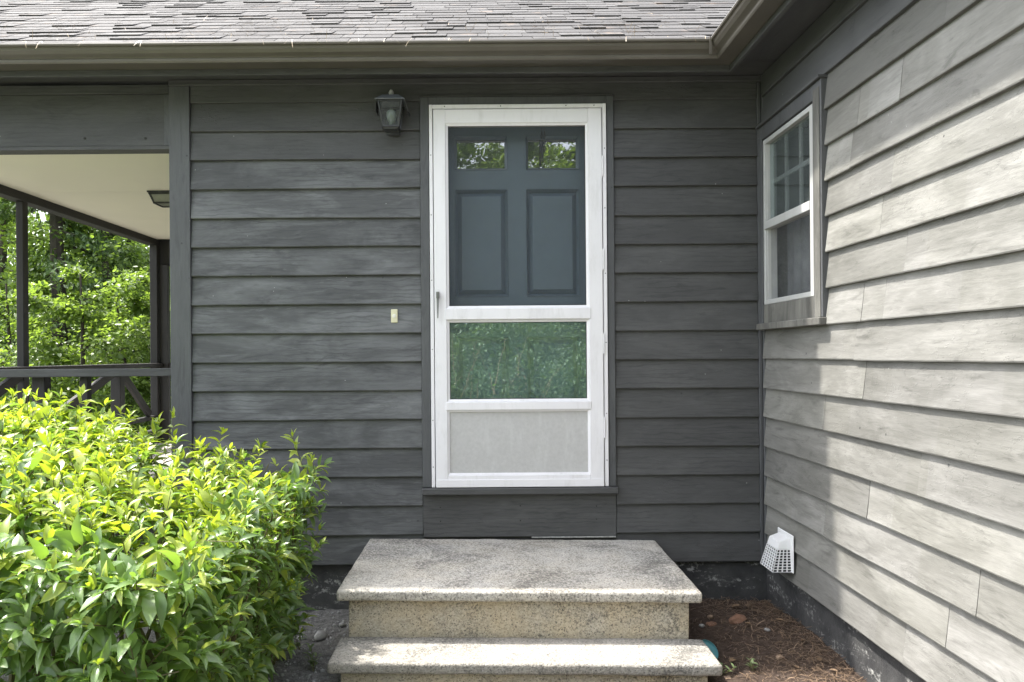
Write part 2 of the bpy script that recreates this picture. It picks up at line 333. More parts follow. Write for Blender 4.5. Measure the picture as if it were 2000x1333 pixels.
class MB:
    def __init__(self): self.v = []; self.f = []
    def add(self, vs, fs):
        k = len(self.v); self.v += [tuple(p) for p in vs]; self.f += [tuple(i + k for i in f) for f in fs]; return self
    def box(self, x0, x1, y0, y1, z0, z1):
        if x0 > x1: x0, x1 = x1, x0
        if y0 > y1: y0, y1 = y1, y0
        if z0 > z1: z0, z1 = z1, z0
        return self.add([(x0, y0, z0), (x1, y0, z0), (x1, y1, z0), (x0, y1, z0), (x0, y0, z1), (x1, y0, z1), (x1, y1, z1), (x0, y1, z1)],
                        [(0, 3, 2, 1), (4, 5, 6, 7), (0, 1, 5, 4), (1, 2, 6, 5), (2, 3, 7, 6), (3, 0, 4, 7)])
    def extrude(self, poly, axis, a, b):
        """closed 2-D outline swept along an axis: 'X' -> (y,z), 'Y' -> (x,z), 'Z' -> (x,y)"""
        P = {'X': lambda u, v, t: (t, u, v), 'Y': lambda u, v, t: (u, t, v), 'Z': lambda u, v, t: (u, v, t)}[axis]
        n = len(poly)
        return self.add([P(u, v, a) for u, v in poly] + [P(u, v, b) for u, v in poly],
                        [tuple(range(n))[::-1], tuple(range(n, 2 * n))] + [(i, (i + 1) % n, (i + 1) % n + n, i + n) for i in range(n)])
    def tube(self, pts, radii, n=7, cap=True):
        pts = [Vector(p) for p in pts]; k0 = len(self.v); ref = Vector((0.31, 0.77, 0.2))
        for i, p in enumerate(pts):
            d = (pts[min(i + 1, len(pts) - 1)] - pts[max(i - 1, 0)]).normalized()
            u = d.cross(ref); u = (u if u.length > 1e-4 else d.cross(Vector((1, 0, 0)))).normalized(); v = d.cross(u)
            r = radii[i] if isinstance(radii, (list, tuple)) else radii
            self.v += [tuple(p + (u * math.cos(2 * math.pi * j / n) + v * math.sin(2 * math.pi * j / n)) * r) for j in range(n)]
        for i in range(len(pts) - 1):
            a = k0 + i * n
            self.f += [(a + j, a + (j + 1) % n, a + n + (j + 1) % n, a + n + j) for j in range(n)]
        if cap:
            self.f.append(tuple(k0 + j for j in range(n))[::-1]); e = k0 + (len(pts) - 1) * n
            self.f.append(tuple(e + j for j in range(n)))
        return self
    def lathe(self, prof, c, n=16, rot=0.0):
        k0 = len(self.v)
        for r, z in prof:
            self.v += [(c[0] + r * math.cos(rot + 2 * math.pi * j / n), c[1] + r * math.sin(rot + 2 * math.pi * j / n), c[2] + z) for j in range(n)]
        for i in range(len(prof) - 1):
            a = k0 + i * n
            self.f += [(a + j, a + (j + 1) % n, a + n + (j + 1) % n, a + n + j) for j in range(n)]
        self.f.append(tuple(k0 + j for j in range(n))[::-1]); e = k0 + (len(prof) - 1) * n
        self.f.append(tuple(e + j for j in range(n)))
        return self
    def build(self, name, mat, parent=None, bevel=0.0, smooth=False, seg=1, origin=None):
        V = np.array(self.v, dtype=float)
        c = Vector(((V.min(0) + V.max(0)) / 2)) if origin is None else Vector(origin)
        me = bpy.data.meshes.new(name)
        me.from_pydata([tuple(p) for p in (V - np.array(c))], [], self.f)
        bm = bmesh.new(); bm.from_mesh(me)
        bmesh.ops.recalc_face_normals(bm, faces=bm.faces)
        if bevel: bmesh.ops.bevel(bm, geom=list(bm.edges), offset=bevel, segments=seg, affect='EDGES', clamp_overlap=True)
        bm.to_mesh(me); bm.free()
        if smooth: me.polygons.foreach_set('use_smooth', [True] * len(me.polygons))
        me.materials.append(mat)
        o = bpy.data.objects.new(name, me); COL.objects.link(o); place(o, c, parent)
        return o
def box(name, mat, parent, x0, x1, y0, y1, z0, z1, bevel=0.002):
    return MB().box(x0, x1, y0, y1, z0, z1).build(name, mat, parent, bevel)

def np_mesh(name, V, F, mat, parent=None, loc=(0, 0, 0), smooth=False):
    """V (n,3) world, F (m,k) same-sized polygons"""
    me = bpy.data.meshes.new(name); V = np.asarray(V, dtype=np.float32) - np.array(loc, dtype=np.float32); F = np.asarray(F, dtype=np.int32)
    me.vertices.add(len(V)); me.vertices.foreach_set('co', V.ravel())
    me.loops.add(F.size); me.loops.foreach_set('vertex_index', F.ravel())
    me.polygons.add(len(F)); k = F.shape[1]
    me.polygons.foreach_set('loop_start', np.arange(len(F), dtype=np.int32) * k)
    me.update(calc_edges=True); me.validate()
    if smooth: me.polygons.foreach_set('use_smooth', np.ones(len(F), dtype=bool))
    me.materials.append(mat)
    o = bpy.data.objects.new(name, me); COL.objects.link(o); place(o, loc, parent)
    return o
def scatter(tv, tf, R, T):
    """copies of a template: R (n,3,3) with scale, T (n,3)"""
    V = np.einsum('nij,vj->nvi', R, tv) + T[:, None, :]
    F = (tf[None, :, :] + (np.arange(len(T)) * len(tv))[:, None, None])
    return V.reshape(-1, 3), F.reshape(-1, tf.shape[1])
def frames(d, up):
    """orthonormal frames: local X = d (leaf axis), local Z = leaf normal nearest up"""
    d = d / np.linalg.norm(d, axis=1, keepdims=True)
    y = np.cross(up, d); y /= np.linalg.norm(y, axis=1, keepdims=True) + 1e-9
    z = np.cross(d, y)
    return np.stack([d, y, z], axis=2)

# ------------------------------------------------------------------ ground
EXPO = 0.1556; Z0 = 0.2267                    # clapboard exposure, bottom of the siding
XL, XR = -1.572, 1.515                       # ends of the entry wall (inner edge of corner board, inner corner)
def ground_z(x, y):
    z = 0.018 * math.sin(3.1 * x + 1.0) * math.cos(2.7 * y) + 0.012 * math.sin(7.3 * x + 5.1 * y)
    z += 0.030 * math.exp(-((x - 1.35) / 0.45) ** 2) * (1.0 if y > -3.2 else math.exp(-(y + 3.2) ** 2)) * (0.5 + 0.5 * math.tanh((y + 3.6) * 2))
    z += 0.022 * math.exp(-((x - 1.25) ** 2 + (y + 0.35) ** 2) / 0.10)
    z -= 0.03 * math.exp(-((x - 0.1) / 0.9) ** 2)
    if x < -1.5: z *= max(0.2, 1 - (-1.5 - x) * 0.3)
    return z
def axis_pts(lo, hi, flo, fhi, step):
    a = list(np.arange(flo, fhi + 1e-6, step)); e = []
    k = step
    x = flo
    while x > lo: k *= 1.5; x -= k; e.append(max(x, lo))
    a = e[::-1] + a; k = step; x = fhi
    while x < hi: k *= 1.5; x += k; a.append(min(x, hi))
    return np.array(a)
gx, gy = axis_pts(-400, 400, -2.2, 1.9, 0.035), axis_pts(-400, 400, -3.2, 0.15, 0.035)
V = []
gr = np.random.default_rng(3)
for yy in gy:
    for xx in gx:
        inside = -2.3 < xx < 2 and -3.3 < yy < 0.3
        V.append((xx, yy, (ground_z(xx, yy) + (gr.normal(0, 0.0035) if inside else 0)) if abs(xx) < 8 and abs(yy) < 8 else 0.0))
nx = len(gx)
F = [(j * nx + i, j * nx + i + 1, (j + 1) * nx + i + 1, (j + 1) * nx + i) for j in range(len(gy) - 1) for i in range(nx - 1)]
tag(np_mesh('ground', V, F, M['soil'], smooth=True), kind='structure')

# ------------------------------------------------------------------ the house
house = thing('house', (0, 0, 0), 'charcoal clapboard house with white storm door and faded pale side wing', 'house')

def clap(parent, mat, fu, a, b, k, z=None, exp=None, seed=0):
    """one tapered, slightly wavy clapboard from a to b; fu maps (along, outward, z) to the world"""
    z = Z0 + k * EXPO if z is None else z
    e = exp or EXPO
    r = random.Random(seed * 131 + k); n = max(3, int(abs(b - a) / 0.14)); mb = MB()
    ph, am, dz = r.random() * 6, 0.0008 + 0.0011 * r.random(), r.uniform(-0.0015, 0.0015)
    bo = r.uniform(0.0, 0.0025)
    prof = [(0.0045, -0.0235 - bo), (0.0, -0.022 - bo), (0.0, -0.003), (e + 0.022, -0.0005), (e + 0.022, -0.0045), (0.03, -0.0200 - bo * 0.8)]
    rows = []
    for i in range(n + 1):
        u = a + (b - a) * i / n
        wz = am * math.sin(u * 3.1 + ph) + dz + 0.0005 * math.sin(u * 17 + ph * 3)
        wy = 0.0009 * math.sin(u * 2.3 + ph * 2)
        rows.append([fu(u, -(dy) + (wy if j in (0, 1, 5) else 0), z + zz + (wz if j in (0, 1, 2) else 0)) for j, (zz, dy) in enumerate(prof)])
    m = len(prof)
    vs = [p for row in rows for p in row]
    fs = [(i * m + j, i * m + (j + 1) % m, (i + 1) * m + (j + 1) % m, (i + 1) * m + j) for i in range(n) for j in range(m)]
    fs += [tuple(range(m)), tuple(n * m + j for j in range(m))[::-1]]
    mb.add(vs, fs)
    return mb.build('clapboard', mat, parent)

FB = lambda u, o, z: (u, -o, z)              # entry wall faces -Y
FR = lambda u, o, z: (XR - o, u, z)          # wing wall faces -X

# --- entry wall: sheathing with the door opening, then boards
DX0, DX1 = -0.334, 0.7063                    # outer edges of the door casing
wall = MB().box(-1.66, DX0 + 0.07, 0.001, 0.12, 0.232, 2.86).box(DX1 - 0.07, XR + 0.1, 0.001, 0.12, 0.232, 2.86) \
    .box(DX0 + 0.07, DX1 - 0.07, 0.001, 0.12, 2.70, 2.86).box(DX0 + 0.07, DX1 - 0.07, 0.001, 0.12, 0.232, 0.60).build('wall', M['char'], house)
wall['label'] = 'shaded charcoal entry wall of lapped clapboards'
for k in range(16):
    zt = Z0 + k * EXPO
    clap(wall, M['char_worn_lit'] if k < 14 else M['char'], FB, XL + 0.002, DX0 - 0.002, k, seed=1)  # left boards paler for the porch light; top rows keep plain charcoal
    clap(wall, M['char'], FB, DX1 + 0.002, XR - 0.036, k, seed=2)
box('frieze_board', M['char'], wall, XL + 0.002, XR - 0.036, -0.021, 0, Z0 + 16 * EXPO, 2.815)
box('cornice_moulding', M['char'], wall, XL - 0.11, XR - 0.003, -0.034, -0.0215, 2.806, 2.838, 0.004)
box('corner_board', M['char_z'], wall, XR - 0.034, XR - 0.0175, -0.027, 0.0, 0.205, 2.804)
box('corner_board', M['char_z'], wall, -1.682, XL, -0.030, 0.02, 0.16, 2.805)
MB().box(-1.682, -1.664, 0.021, 4.2, 0.1, 2.84).build('side_wall', M['char_y'], wall)
# foundation
fo = MB().box(-1.66, XR + 0.3, 0.006, 0.2, -0.4, 0.2315).build('foundation', M['found'], house)
MB().box(XR + 0.008, XR + 0.2, -6.0, 0.0055, -0.4, 0.2345).build('foundation', M['found'], house)

# --- wing wall
WY0, WY1 = -0.774, -0.036                    # window casing near / far edges
WZ0, WZ1 = 1.468, 2.545
wing = MB().box(XR + 0.001, XR + 0.12, -6.0, WY0 + 0.07, 0.235, 2.9).box(XR + 0.001, XR + 0.12, WY1 - 0.03, 0.0, 0.235, 2.9) \
    .box(XR + 0.001, XR + 0.12, WY0 + 0.07, WY1 - 0.03, 0.235, WZ0 + 0.06).box(XR + 0.001, XR + 0.12, WY0 + 0.07, WY1 - 0.03, WZ1 - 0.06, 2.9).build('wall', M['pale'], house)
wing['label'] = 'sun-faded pale grey clapboard wall of the side wing with peeling paint'
box('corner_board', M['char_z'], wing, XR - 0.017, XR, -0.048, -0.0275, 0.20, 2.82)
rj = random.Random(42)
joints = {15: [-1.02], 14: [-1.62], 13: [-1.06, -1.36], 12: [-1.0], 11: [-1.30], 10: [-1.22, -2.2], 9: [-1.38], 8: [-1.08, -1.24], 7: [-1.02, -2.0],
          6: [-1.09], 5: [-0.74, -2.3], 4: [-1.45], 3: [-1.11], 2: [-0.74, -1.75], 1: [-1.60], 0: [-1.35, -2.2]}
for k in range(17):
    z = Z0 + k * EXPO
    pm = M['char_y'] if k >= 15 else M['mid'] if k == 14 else M['pale']  # charcoal top rows, one mid grey row, pale boards below
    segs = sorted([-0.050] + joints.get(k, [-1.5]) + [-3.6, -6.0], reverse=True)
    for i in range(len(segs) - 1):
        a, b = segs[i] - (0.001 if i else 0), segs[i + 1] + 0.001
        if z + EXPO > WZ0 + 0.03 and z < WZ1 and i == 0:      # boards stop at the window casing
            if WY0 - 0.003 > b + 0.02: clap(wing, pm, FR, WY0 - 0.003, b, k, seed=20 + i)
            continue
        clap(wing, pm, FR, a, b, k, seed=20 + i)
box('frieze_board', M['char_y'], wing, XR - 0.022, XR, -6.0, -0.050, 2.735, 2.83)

# --- eaves
EV, FA = 0.41, 0.258                          # gutter lip and fascia distances from the walls
box('fascia', M['char'], house, -4.3, XR - FA, -FA, -FA + 0.02, 2.775, 2.90)
box('fascia', M['char_y'], house, XR - FA, XR - FA + 0.02, -6.0, -FA + 0.02, 2.775, 2.90)
MB().add([(-4.3, -FA + 0.02, 2.838), (XR - 0.001, -FA + 0.02, 2.838), (XR - 0.001, 0.1, 2.838), (-4.3, 0.1, 2.838),
          (-4.3, -FA + 0.02, 2.85), (XR - 0.001, -FA + 0.02, 2.85), (XR - 0.001, 0.1, 2.85), (-4.3, 0.1, 2.85)],
         [(0, 1, 2, 3), (4, 5, 6, 7), (0, 1, 5, 4), (1, 2, 6, 5), (2, 3, 7, 6), (3, 0, 4, 7)]).build('soffit', M['char'], house)
MB().box(XR - FA + 0.02, XR + 0.1, -6.0, -FA + 0.018, 2.838, 2.85).build('soffit', M['char_y'], house)
# K-style gutter: outline in (outward from fascia, z)
def gutter_profile():
    o = [(0.0, 2.885), (0.0, 2.805), (0.085, 2.805), (0.090, 2.812), (0.092, 2.822), (0.088, 2.826), (0.094, 2.832), (0.112, 2.842), (0.124, 2.856),
         (0.128, 2.868), (0.140, 2.871), (0.143, 2.878), (0.140, 2.885), (0.128, 2.886)]
    inner = [(0.126, 2.880), (0.134, 2.877), (0.124, 2.870), (0.118, 2.858), (0.106, 2.846), (0.086, 2.836), (0.080, 2.811), (0.004, 2.811), (0.004, 2.885)]
    return o + inner
gp = gutter_profile()
d0 = FA + 0.001
def gut(vertf, ends):
    n = len(gp); vs = []
    for e in ends: vs += [vertf(o, z, e) for o, z in gp]
    return MB().add(vs, [(i, (i + 1) % n, (i + 1) % n + n, i + n) for i in range(n)] + [tuple(range(n))[::-1], tuple(range(n, 2 * n))])
g1 = gut(lambda o, z, e: ((-4.3 if e == 0 else XR - d0 - o), -d0 - o, z), (0, 1)).build('gutter', M['brown'], house, smooth=False)
g2 = gut(lambda o, z, e: (XR - d0 - o, (-6.0 if e == 0 else -d0 - o), z), (0, 1)).build('gutter', M['brown'], house)
mb = MB()                                     # mitre strip at the inside corner
mb.extrude([(XR - d0 - 0.146, 2.803), (XR - d0 - 0.135, 2.803), (XR - d0 - 0.135, 2.888), (XR - d0 - 0.146, 2.888)], 'Y', -d0 - 0.149, -d0 - 0.138)
mb.build('gutter_mitre', M['brown'], house)

# --- roof with separate shingles
PITCH = math.radians(31.2); ct, stn = math.cos(PITCH), math.sin(PITCH)
RY0, RZ0 = -0.362, 2.893                      # eave edge of the roof plane
def roofp(x, sl, h): return (x, RY0 + sl * ct - h * stn, RZ0 + sl * stn + h * ct)
SLOPE = 5.6
deck = MB()
deck.add([roofp(-4.4, 0, 0), roofp(4.6, 0, 0), roofp(4.6, SLOPE, 0), roofp(-4.4, SLOPE, 0), roofp(-4.4, 0, -0.03), roofp(4.6, 0, -0.03), roofp(4.6, SLOPE, -0.03), roofp(-4.4, SLOPE, -0.03)],
         [(0, 1, 2, 3), (4, 7, 6, 5), (0, 4, 5, 1), (1, 5, 6, 2), (2, 6, 7, 3), (3, 7, 4, 0)])
deck.v = [(min(x, XR - 0.357 + (y - RY0)) if x > 0 else x, y, z) for x, y, z in deck.v]
roof = deck.build('roof', M['shingle'], house)
MB().add([(-4.4, RY0 + SLOPE * ct, RZ0 + SLOPE * stn), (6, RY0 + SLOPE * ct, RZ0 + SLOPE * stn), (6, RY0 + 2 * SLOPE * ct, RZ0), (-4.4, RY0 + 2 * SLOPE * ct, RZ0)],
         [(0, 1, 2, 3)]).build('back_slope', M['shingle'], roof)
wx0 = XR - 0.362
MB().add([(wx0, -6.2, RZ0 - 0.002), (wx0, RY0, RZ0 - 0.002), (wx0 + 4, RY0 + 4, RZ0 + 4 * math.tan(PITCH)), (wx0 + 4, -6.2, RZ0 + 4 * math.tan(PITCH)),
          (wx0, -6.2, RZ0 - 0.03), (wx0, RY0, RZ0 - 0.03), (wx0 + 4, RY0 + 4, RZ0 + 4 * math.tan(PITCH) - 0.03), (wx0 + 4, -6.2, RZ0 + 4 * math.tan(PITCH) - 0.03)],
         [(0, 1, 2, 3), (4, 7, 6, 5), (0, 4, 5, 1), (1, 5, 6, 2), (2, 6, 7, 3), (3, 7, 4, 0)]).build('wing_roof', M['shingle'], house)
rs = random.Random(5); ROW = 0.127; n_sh = 0; rest = MB()
def shingle(mb, x0, x1, s, th):
    j = [rs.uniform(-0.004, 0.004) for _ in range(4)]
    ln = ROW + 0.03
    a = [roofp(x0, s + j[0], th), roofp(x1, s + j[1], th + j[2] * 0.3), roofp(x1, s + ln, 0.002), roofp(x0, s + ln, 0.002)]
    b = [roofp(x0, s + j[0], 0.0005), roofp(x1, s + j[1], 0.0005), roofp(x1, s + ln, 0.0005), roofp(x0, s + ln, 0.0005)]
    mb.add(a + b, [(0, 1, 2, 3), (4, 7, 6, 5), (0, 4, 5, 1), (1, 5, 6, 2), (2, 6, 7, 3), (3, 7, 4, 0)])
for row in range(40):
    s = -0.02 + row * ROW
    ymid = RY0 + s * ct
    xv = XR - 0.362 + (ymid - RY0) - 0.01     # valley line
    dist = DIST + ymid
    lo, hi = -4.4, xv
    vis_lo, vis_hi = -950 / F_PX * dist - 0.1, min(xv, 520 / F_PX * dist)
    x = lo + rs.uniform(0, 0.2)
    while x < hi:
        wd = rs.choice([0.11, 0.14, 0.17, 0.2, 0.24]) * rs.uniform(0.9, 1.1)
        x1 = min(x + wd, hi)
        th = rs.choice([0.0050, 0.0058, 0.0068, 0.0115])
        if row < 14 and x1 > vis_lo and x < vis_hi and n_sh < 298:
            one = MB(); shingle(one, x, x1 - 0.004, s, th); one.build('shingle', M['shingle'], roof); n_sh += 1
        else: shingle(rest, x, x1 - 0.004, s, th)
        x = x1
tag(rest.build('shingle_courses', M['shingle'], roof), kind='stuff')
# pine needles caught along the gutter and between shingles
nd = []
tvn = np.array([(0, -0.5, 0), (0.5, -0.4, 0.06), (1, -0.5, 0), (1, 0.5, 0), (0.5, 0.6, 0.06), (0, 0.5, 0)], float)
tfn = np.array([(0, 1, 4, 5), (1, 2, 3, 4)])
def needles(name, P, D, length, width, mat, parent, loc):
    n = len(P); R = frames(D, np.tile([0, 0, 1.0], (n, 1)) + rng.normal(0, 0.2, (n, 3)))
    R = R * np.stack([length, width, length], 1)[:, None, :]
    V, F = scatter(tvn, tfn, R, P)
    return np_mesh(name, V, F, mat, parent, loc)
M['straw'] = m_leaf('dry_pine_needle', (0.22, 0.15, 0.08), (0.5, 0.38, 0.22), 0.0)
n = 420
xs = rng.uniform(-2.7, 1.1, n); sl = np.abs(rng.normal(0, 0.5, n)); sl[:70] = -0.045
P = np.array([roofp(a, b, 0.022) for a, b in zip(xs, sl)])
D = np.stack([rng.normal(0, 1, n), rng.normal(0, .5, n), rng.normal(0, .25, n)], 1); D[:70] = np.stack([rng.normal(0, .5, 70), rng.normal(-.6, .2, 70), rng.normal(-.5, .5, 70)], 1)
tag(needles('pine_needles', P, D, rng.uniform(0.02, 0.06, n), np.full(n, 0.0016), M['straw'], None, (0, RY0, RZ0)), 'dry pine needles caught on the roof edge and gutter', 'needles', kind='stuff')

# --- interior behind the openings (dark rooms)
MB().box(-1.6, XR, 2.4, 2.45, 0.3, 2.8).box(-1.6, XR, 0.121, 2.4, 0.5, 0.6).box(-1.6, XR, 0.121, 2.4, 2.72, 2.8).box(-1.6, -1.55, 0.121, 2.4, 0.6, 2.72).box(XR - 0.05, XR, 0.121, 2.4, 0.6, 2.72).build('hall_interior', M['dark'], house)
MB().box(3.2, 3.25, -2.4, 0.5, 0.6, 2.8).box(XR + 0.121, 3.2, -2.4, 0.5, 0.5, 0.6).box(XR + 0.121, 3.2, -2.4, 0.5, 2.74, 2.8).box(XR + 0.121, 3.2, 0.5, 0.55, 0.6, 2.74).box(XR + 0.121, 3.2, -2.45, -2.4, 0.6, 2.74).build('room_interior', M['dark'], house)

# --- door casing and sill
cas = MB().box(DX0, -0.287, -0.032, 0.02, 0.638, 2.735).box(0.668, DX1, -0.032, 0.02, 0.638, 2.735).box(-0.287, 0.668, -0.0315, 0.02, 2.692, 2.735).build('door_casing', M['char_z'], house, 0.003)
box('head_flashing', M['char'], cas, DX0 - 0.004, DX1 + 0.004, -0.036, 0.0, 2.7355, 2.741, 0.001)
box('door_sill', M['char'], cas, DX0 - 0.002, DX1 + 0.006, -0.062, 0.10, 0.602, 0.637, 0.004)
box('kick_board', M['char'], cas, DX0, DX1, -0.020, 0.0, 0.368, 0.6015)
box('jamb', M['char_z'], cas, -0.287, -0.262, 0.021, 0.13, 0.638, 2.70); box('jamb', M['char_z'], cas, 0.643, 0.668, 0.021, 0.13, 0.638, 2.70)
box('head_jamb', M['char_z'], cas, -0.262, 0.643, 0.021, 0.13, 2.672, 2.70)
box('flashing_strip', M['oxid'], cas, 0.25, DX1 - 0.003, -0.024, 0, 0.361, 0.3675, 0.0005)
for x, z in ((-0.24, 0.53), (0.19, 0.535), (0.6, 0.53), (-0.24, 0.455), (0.19, 0.455), (0.6, 0.46)):
    MB().lathe([(0.004, 0), (0.004, 0.0015), (0.002, 0.002)], (0, 0, 0), 8).build('nail_head', M['stain'], cas).matrix_local = Matrix.Translation(Vector((x, -0.0205, z)) - WL[cas]) @ Matrix.Rotation(math.pi / 2, 4, 'X')

# --- entry door behind the storm door
DY = 0.095
def panel_door():
    slab = MB()
    xs = [-0.262, -0.153, 0.137, 0.242, 0.533, 0.643]; zs = [0.640, 0.86, 1.444, 1.671, 2.262, 2.372, 2.556, 2.672]
    for i in range(5):
        for j in range(7):
            hole = i in (1, 3) and j in (1, 3, 5)
            if not hole: slab.box(xs[i], xs[i + 1], DY, DY + 0.042, zs[j], zs[j + 1])
    # one continuous face: merge the grid, no bevel inside
    d = slab.build('entry_door', M['slate'], house)
    bm = bmesh.new(); bm.from_mesh(d.data); bmesh.ops.remove_doubles(bm, verts=bm.verts, dist=1e-5)
    seen = {}
    for f in bm.faces: seen.setdefault(tuple(sorted(v.index for v in f.verts)), []).append(f)
    bmesh.ops.delete(bm, geom=[f for fs in seen.values() if len(fs) > 1 for f in fs], context='FACES_ONLY')
    bmesh.ops.recalc_face_normals(bm, faces=bm.faces); bm.to_mesh(d.data); bm.free()
    d['label'] = 'slate blue panelled door with two small panes at the top'
    for i in (1, 3):
        for j in (1, 3, 5):
            x0, x1, z0, z1 = xs[i], xs[i + 1], zs[j], zs[j + 1]
            fr = MB()                          # sloped sticking round the opening
            for (ax, az, bx, bz) in ((x0, z0, x1, z0), (x1, z0, x1, z1), (x1, z1, x0, z1), (x0, z1, x0, z0)):
                cx, cz = (x0 + x1) / 2, (z0 + z1) / 2; k = 0.014
                def ins(x, z, t): return (x + (t if x < cx else -t), z + (t if z < cz else -t))
                i0, i1 = ins(ax, az, k), ins(bx, bz, k)
                vs = [(ax, DY - 0.006, az), (bx, DY - 0.006, bz), (i1[0], DY + 0.024, i1[1]), (i0[0], DY + 0.024, i0[1]), (ax, DY + 0.028, az), (bx, DY + 0.028, bz), (i1[0], DY + 0.030, i1[1]), (i0[0], DY + 0.030, i0[1])]
                fr.add(vs, [(0, 1, 2, 3), (4, 7, 6, 5), (0, 4, 5, 1), (2, 6, 7, 3), (0, 3, 7, 4), (1, 5, 6, 2)])
            fr.build('sticking', M['slate'], d)
            if j == 5:
                box('pane', M['lite'], d, x0 + 0.013, x1 - 0.013, DY + 0.021, DY + 0.025, z0 + 0.013, z1 - 0.013, 0)
            else:                              # raised field
                a, b = 0.0135, 0.036
                vs = [(x0 + a, DY + 0.025, z0 + a), (x1 - a, DY + 0.025, z0 + a), (x1 - a, DY + 0.025, z1 - a), (x0 + a, DY + 0.025, z1 - a),
                      (x0 + b, DY + 0.004, z0 + b), (x1 - b, DY + 0.004, z0 + b), (x1 - b, DY + 0.004, z1 - b), (x0 + b, DY + 0.004, z1 - b),
                      (x0 + b + .001, DY + 0.001, z0 + b + .001), (x1 - b - .001, DY + 0.001, z0 + b + .001), (x1 - b - .001, DY + 0.001, z1 - b - .001), (x0 + b + .001, DY + 0.001, z1 - b - .001)]
                fs = [(8, 9, 10, 11)] + [(i, (i + 1) % 4, (i + 1) % 4 + 4, i + 4) for i in range(4)] + [(i + 4, (i + 1) % 4 + 4, (i + 1) % 4 + 8, i + 8) for i in range(4)] + [(3, 2, 1, 0)]
                MB().add(vs, fs).build('raised_panel', M['slate'], d)
    return d
panel_door()

# --- storm door and its white frame
sf = MB().box(-0.284, -0.266, -0.043, -0.005, 0.640, 2.6905).box(0.644, 0.664, -0.043, -0.005, 0.640, 2.6905).box(-0.266, 0.644, -0.0425, -0.005, 2.668, 2.690).build('storm_door_frame', M['white'], house, 0.002)
for z in (0.75, 1.0, 1.38, 1.75, 2.1, 2.42):
    for x in (-0.2755, 0.6545):
        o = MB().lathe([(0.0032, 0), (0.0032, 0.001), (0.0015, 0.0018)], (0, 0, 0), 8).build('screw', M['steel'], sf)
        o.matrix_local = Matrix.Translation(Vector((x, -0.0432, z + (0.03 if x > 0 else 0))) - WL[sf]) @ Matrix.Rotation(math.pi / 2, 4, 'X')
for x in (-0.2, 0.1, 0.45, 0.6):
    o = MB().lathe([(0.0032, 0), (0.0032, 0.001), (0.0015, 0.0018)], (0, 0, 0), 8).build('screw', M['stain'], sf)
    o.matrix_local = Matrix.Translation(Vector((x, -0.0427, 2.680)) - WL[sf]) @ Matrix.Rotation(math.pi / 2, 4, 'X')
for z in (0.9, 1.35, 1.8, 2.3):
    MB().tube([(0.6435, -0.046, z), (0.6435, -0.046, z + 0.11)], 0.004, 8).build('hinge', M['white'], sf)
SX0, SX1, GX0, GX1 = -0.2615, 0.6395, -0.184, 0.553
def mitred(mb, x0, x1, z0, z1, X0, X1, Z0_, Z1_, y):    # picture-frame ring
    pass
sdoor = MB().box(SX0, GX0 - 0.012, -0.048, -0.008, 0.641, 2.664).box(GX1 + 0.012, SX1, -0.048, -0.008, 0.641, 2.664).build('storm_door', M['white'], house, 0.003)
sdoor['label'] = 'white aluminium storm door with screen, glass pane and grey kick panel'
box('top_rail', M['white'], sdoor, GX0 - 0.0125, GX1 + 0.0125, -0.0475, -0.008, 2.588, 2.6635, 0.003)
box('middle_rail', M['white'], sdoor, GX0 - 0.022, GX1 + 0.022, -0.052, -0.010, 1.536, 1.598, 0.004)
box('lower_rail', M['white'], sdoor, GX0 - 0.022, GX1 + 0.022, -0.052, -0.010, 1.052, 1.098, 0.004)
box('bottom_rail', M['white'], sdoor, GX0 - 0.0125, GX1 + 0.0125, -0.0475, -0.008, 0.6415, 0.705, 0.003)
box('bottom_sweep', M['white'], sdoor, SX0 + 0.002, SX1 - 0.002, -0.0535, -0.0485, 0.6415, 0.682, 0.0015)
def inset(name, x0, x1, z0, z1, wdt, y0, y1):
    mb = MB()
    for (ax, az, bx, bz) in ((x0, z0, x1, z0), (x1, z0, x1, z1), (x1, z1, x0, z1), (x0, z1, x0, z0)):
        cx, cz = (x0 + x1) / 2, (z0 + z1) / 2
        q = lambda x, z: (x + (wdt if x < cx else -wdt), z + (wdt if z < cz else -wdt))
        i0, i1 = q(ax, az), q(bx, bz)
        vs = [(ax, y0, az), (bx, y0, bz), (i1[0], y0 + 0.006, i1[1]), (i0[0], y0 + 0.006, i0[1]), (ax, y1, az), (bx, y1, bz), (i1[0], y1, i1[1]), (i0[0], y1, i0[1])]
        mb.add(vs, [(0, 1, 2, 3), (4, 7, 6, 5), (0, 4, 5, 1), (2, 6, 7, 3), (0, 3, 7, 4), (1, 5, 6, 2)])
    return mb.build(name, M['white'], sdoor)
inset('screen_frame', GX0 - 0.0115, GX1 + 0.0115, 1.5985, 2.5875, 0.0125, -0.044, -0.016)
inset('pane_frame', GX0 - 0.0115, GX1 + 0.0115, 1.0985, 1.5355, 0.0125, -0.044, -0.016)
inset('panel_frame', GX0 - 0.0115, GX1 + 0.0115, 0.7055, 1.0515, 0.0095, -0.046, -0.016)
box('screen', M['screen'], sdoor, GX0, GX1, -0.0312, -0.0302, 1.610, 2.576, 0)
box('pane', M['glass'], sdoor, GX0, GX1, -0.032, -0.029, 1.110, 1.524, 0)
box('kick_panel', M['pebble'], sdoor, GX0 - 0.003, GX1 + 0.003, -0.034, -0.026, 0.713, 1.044, 0)
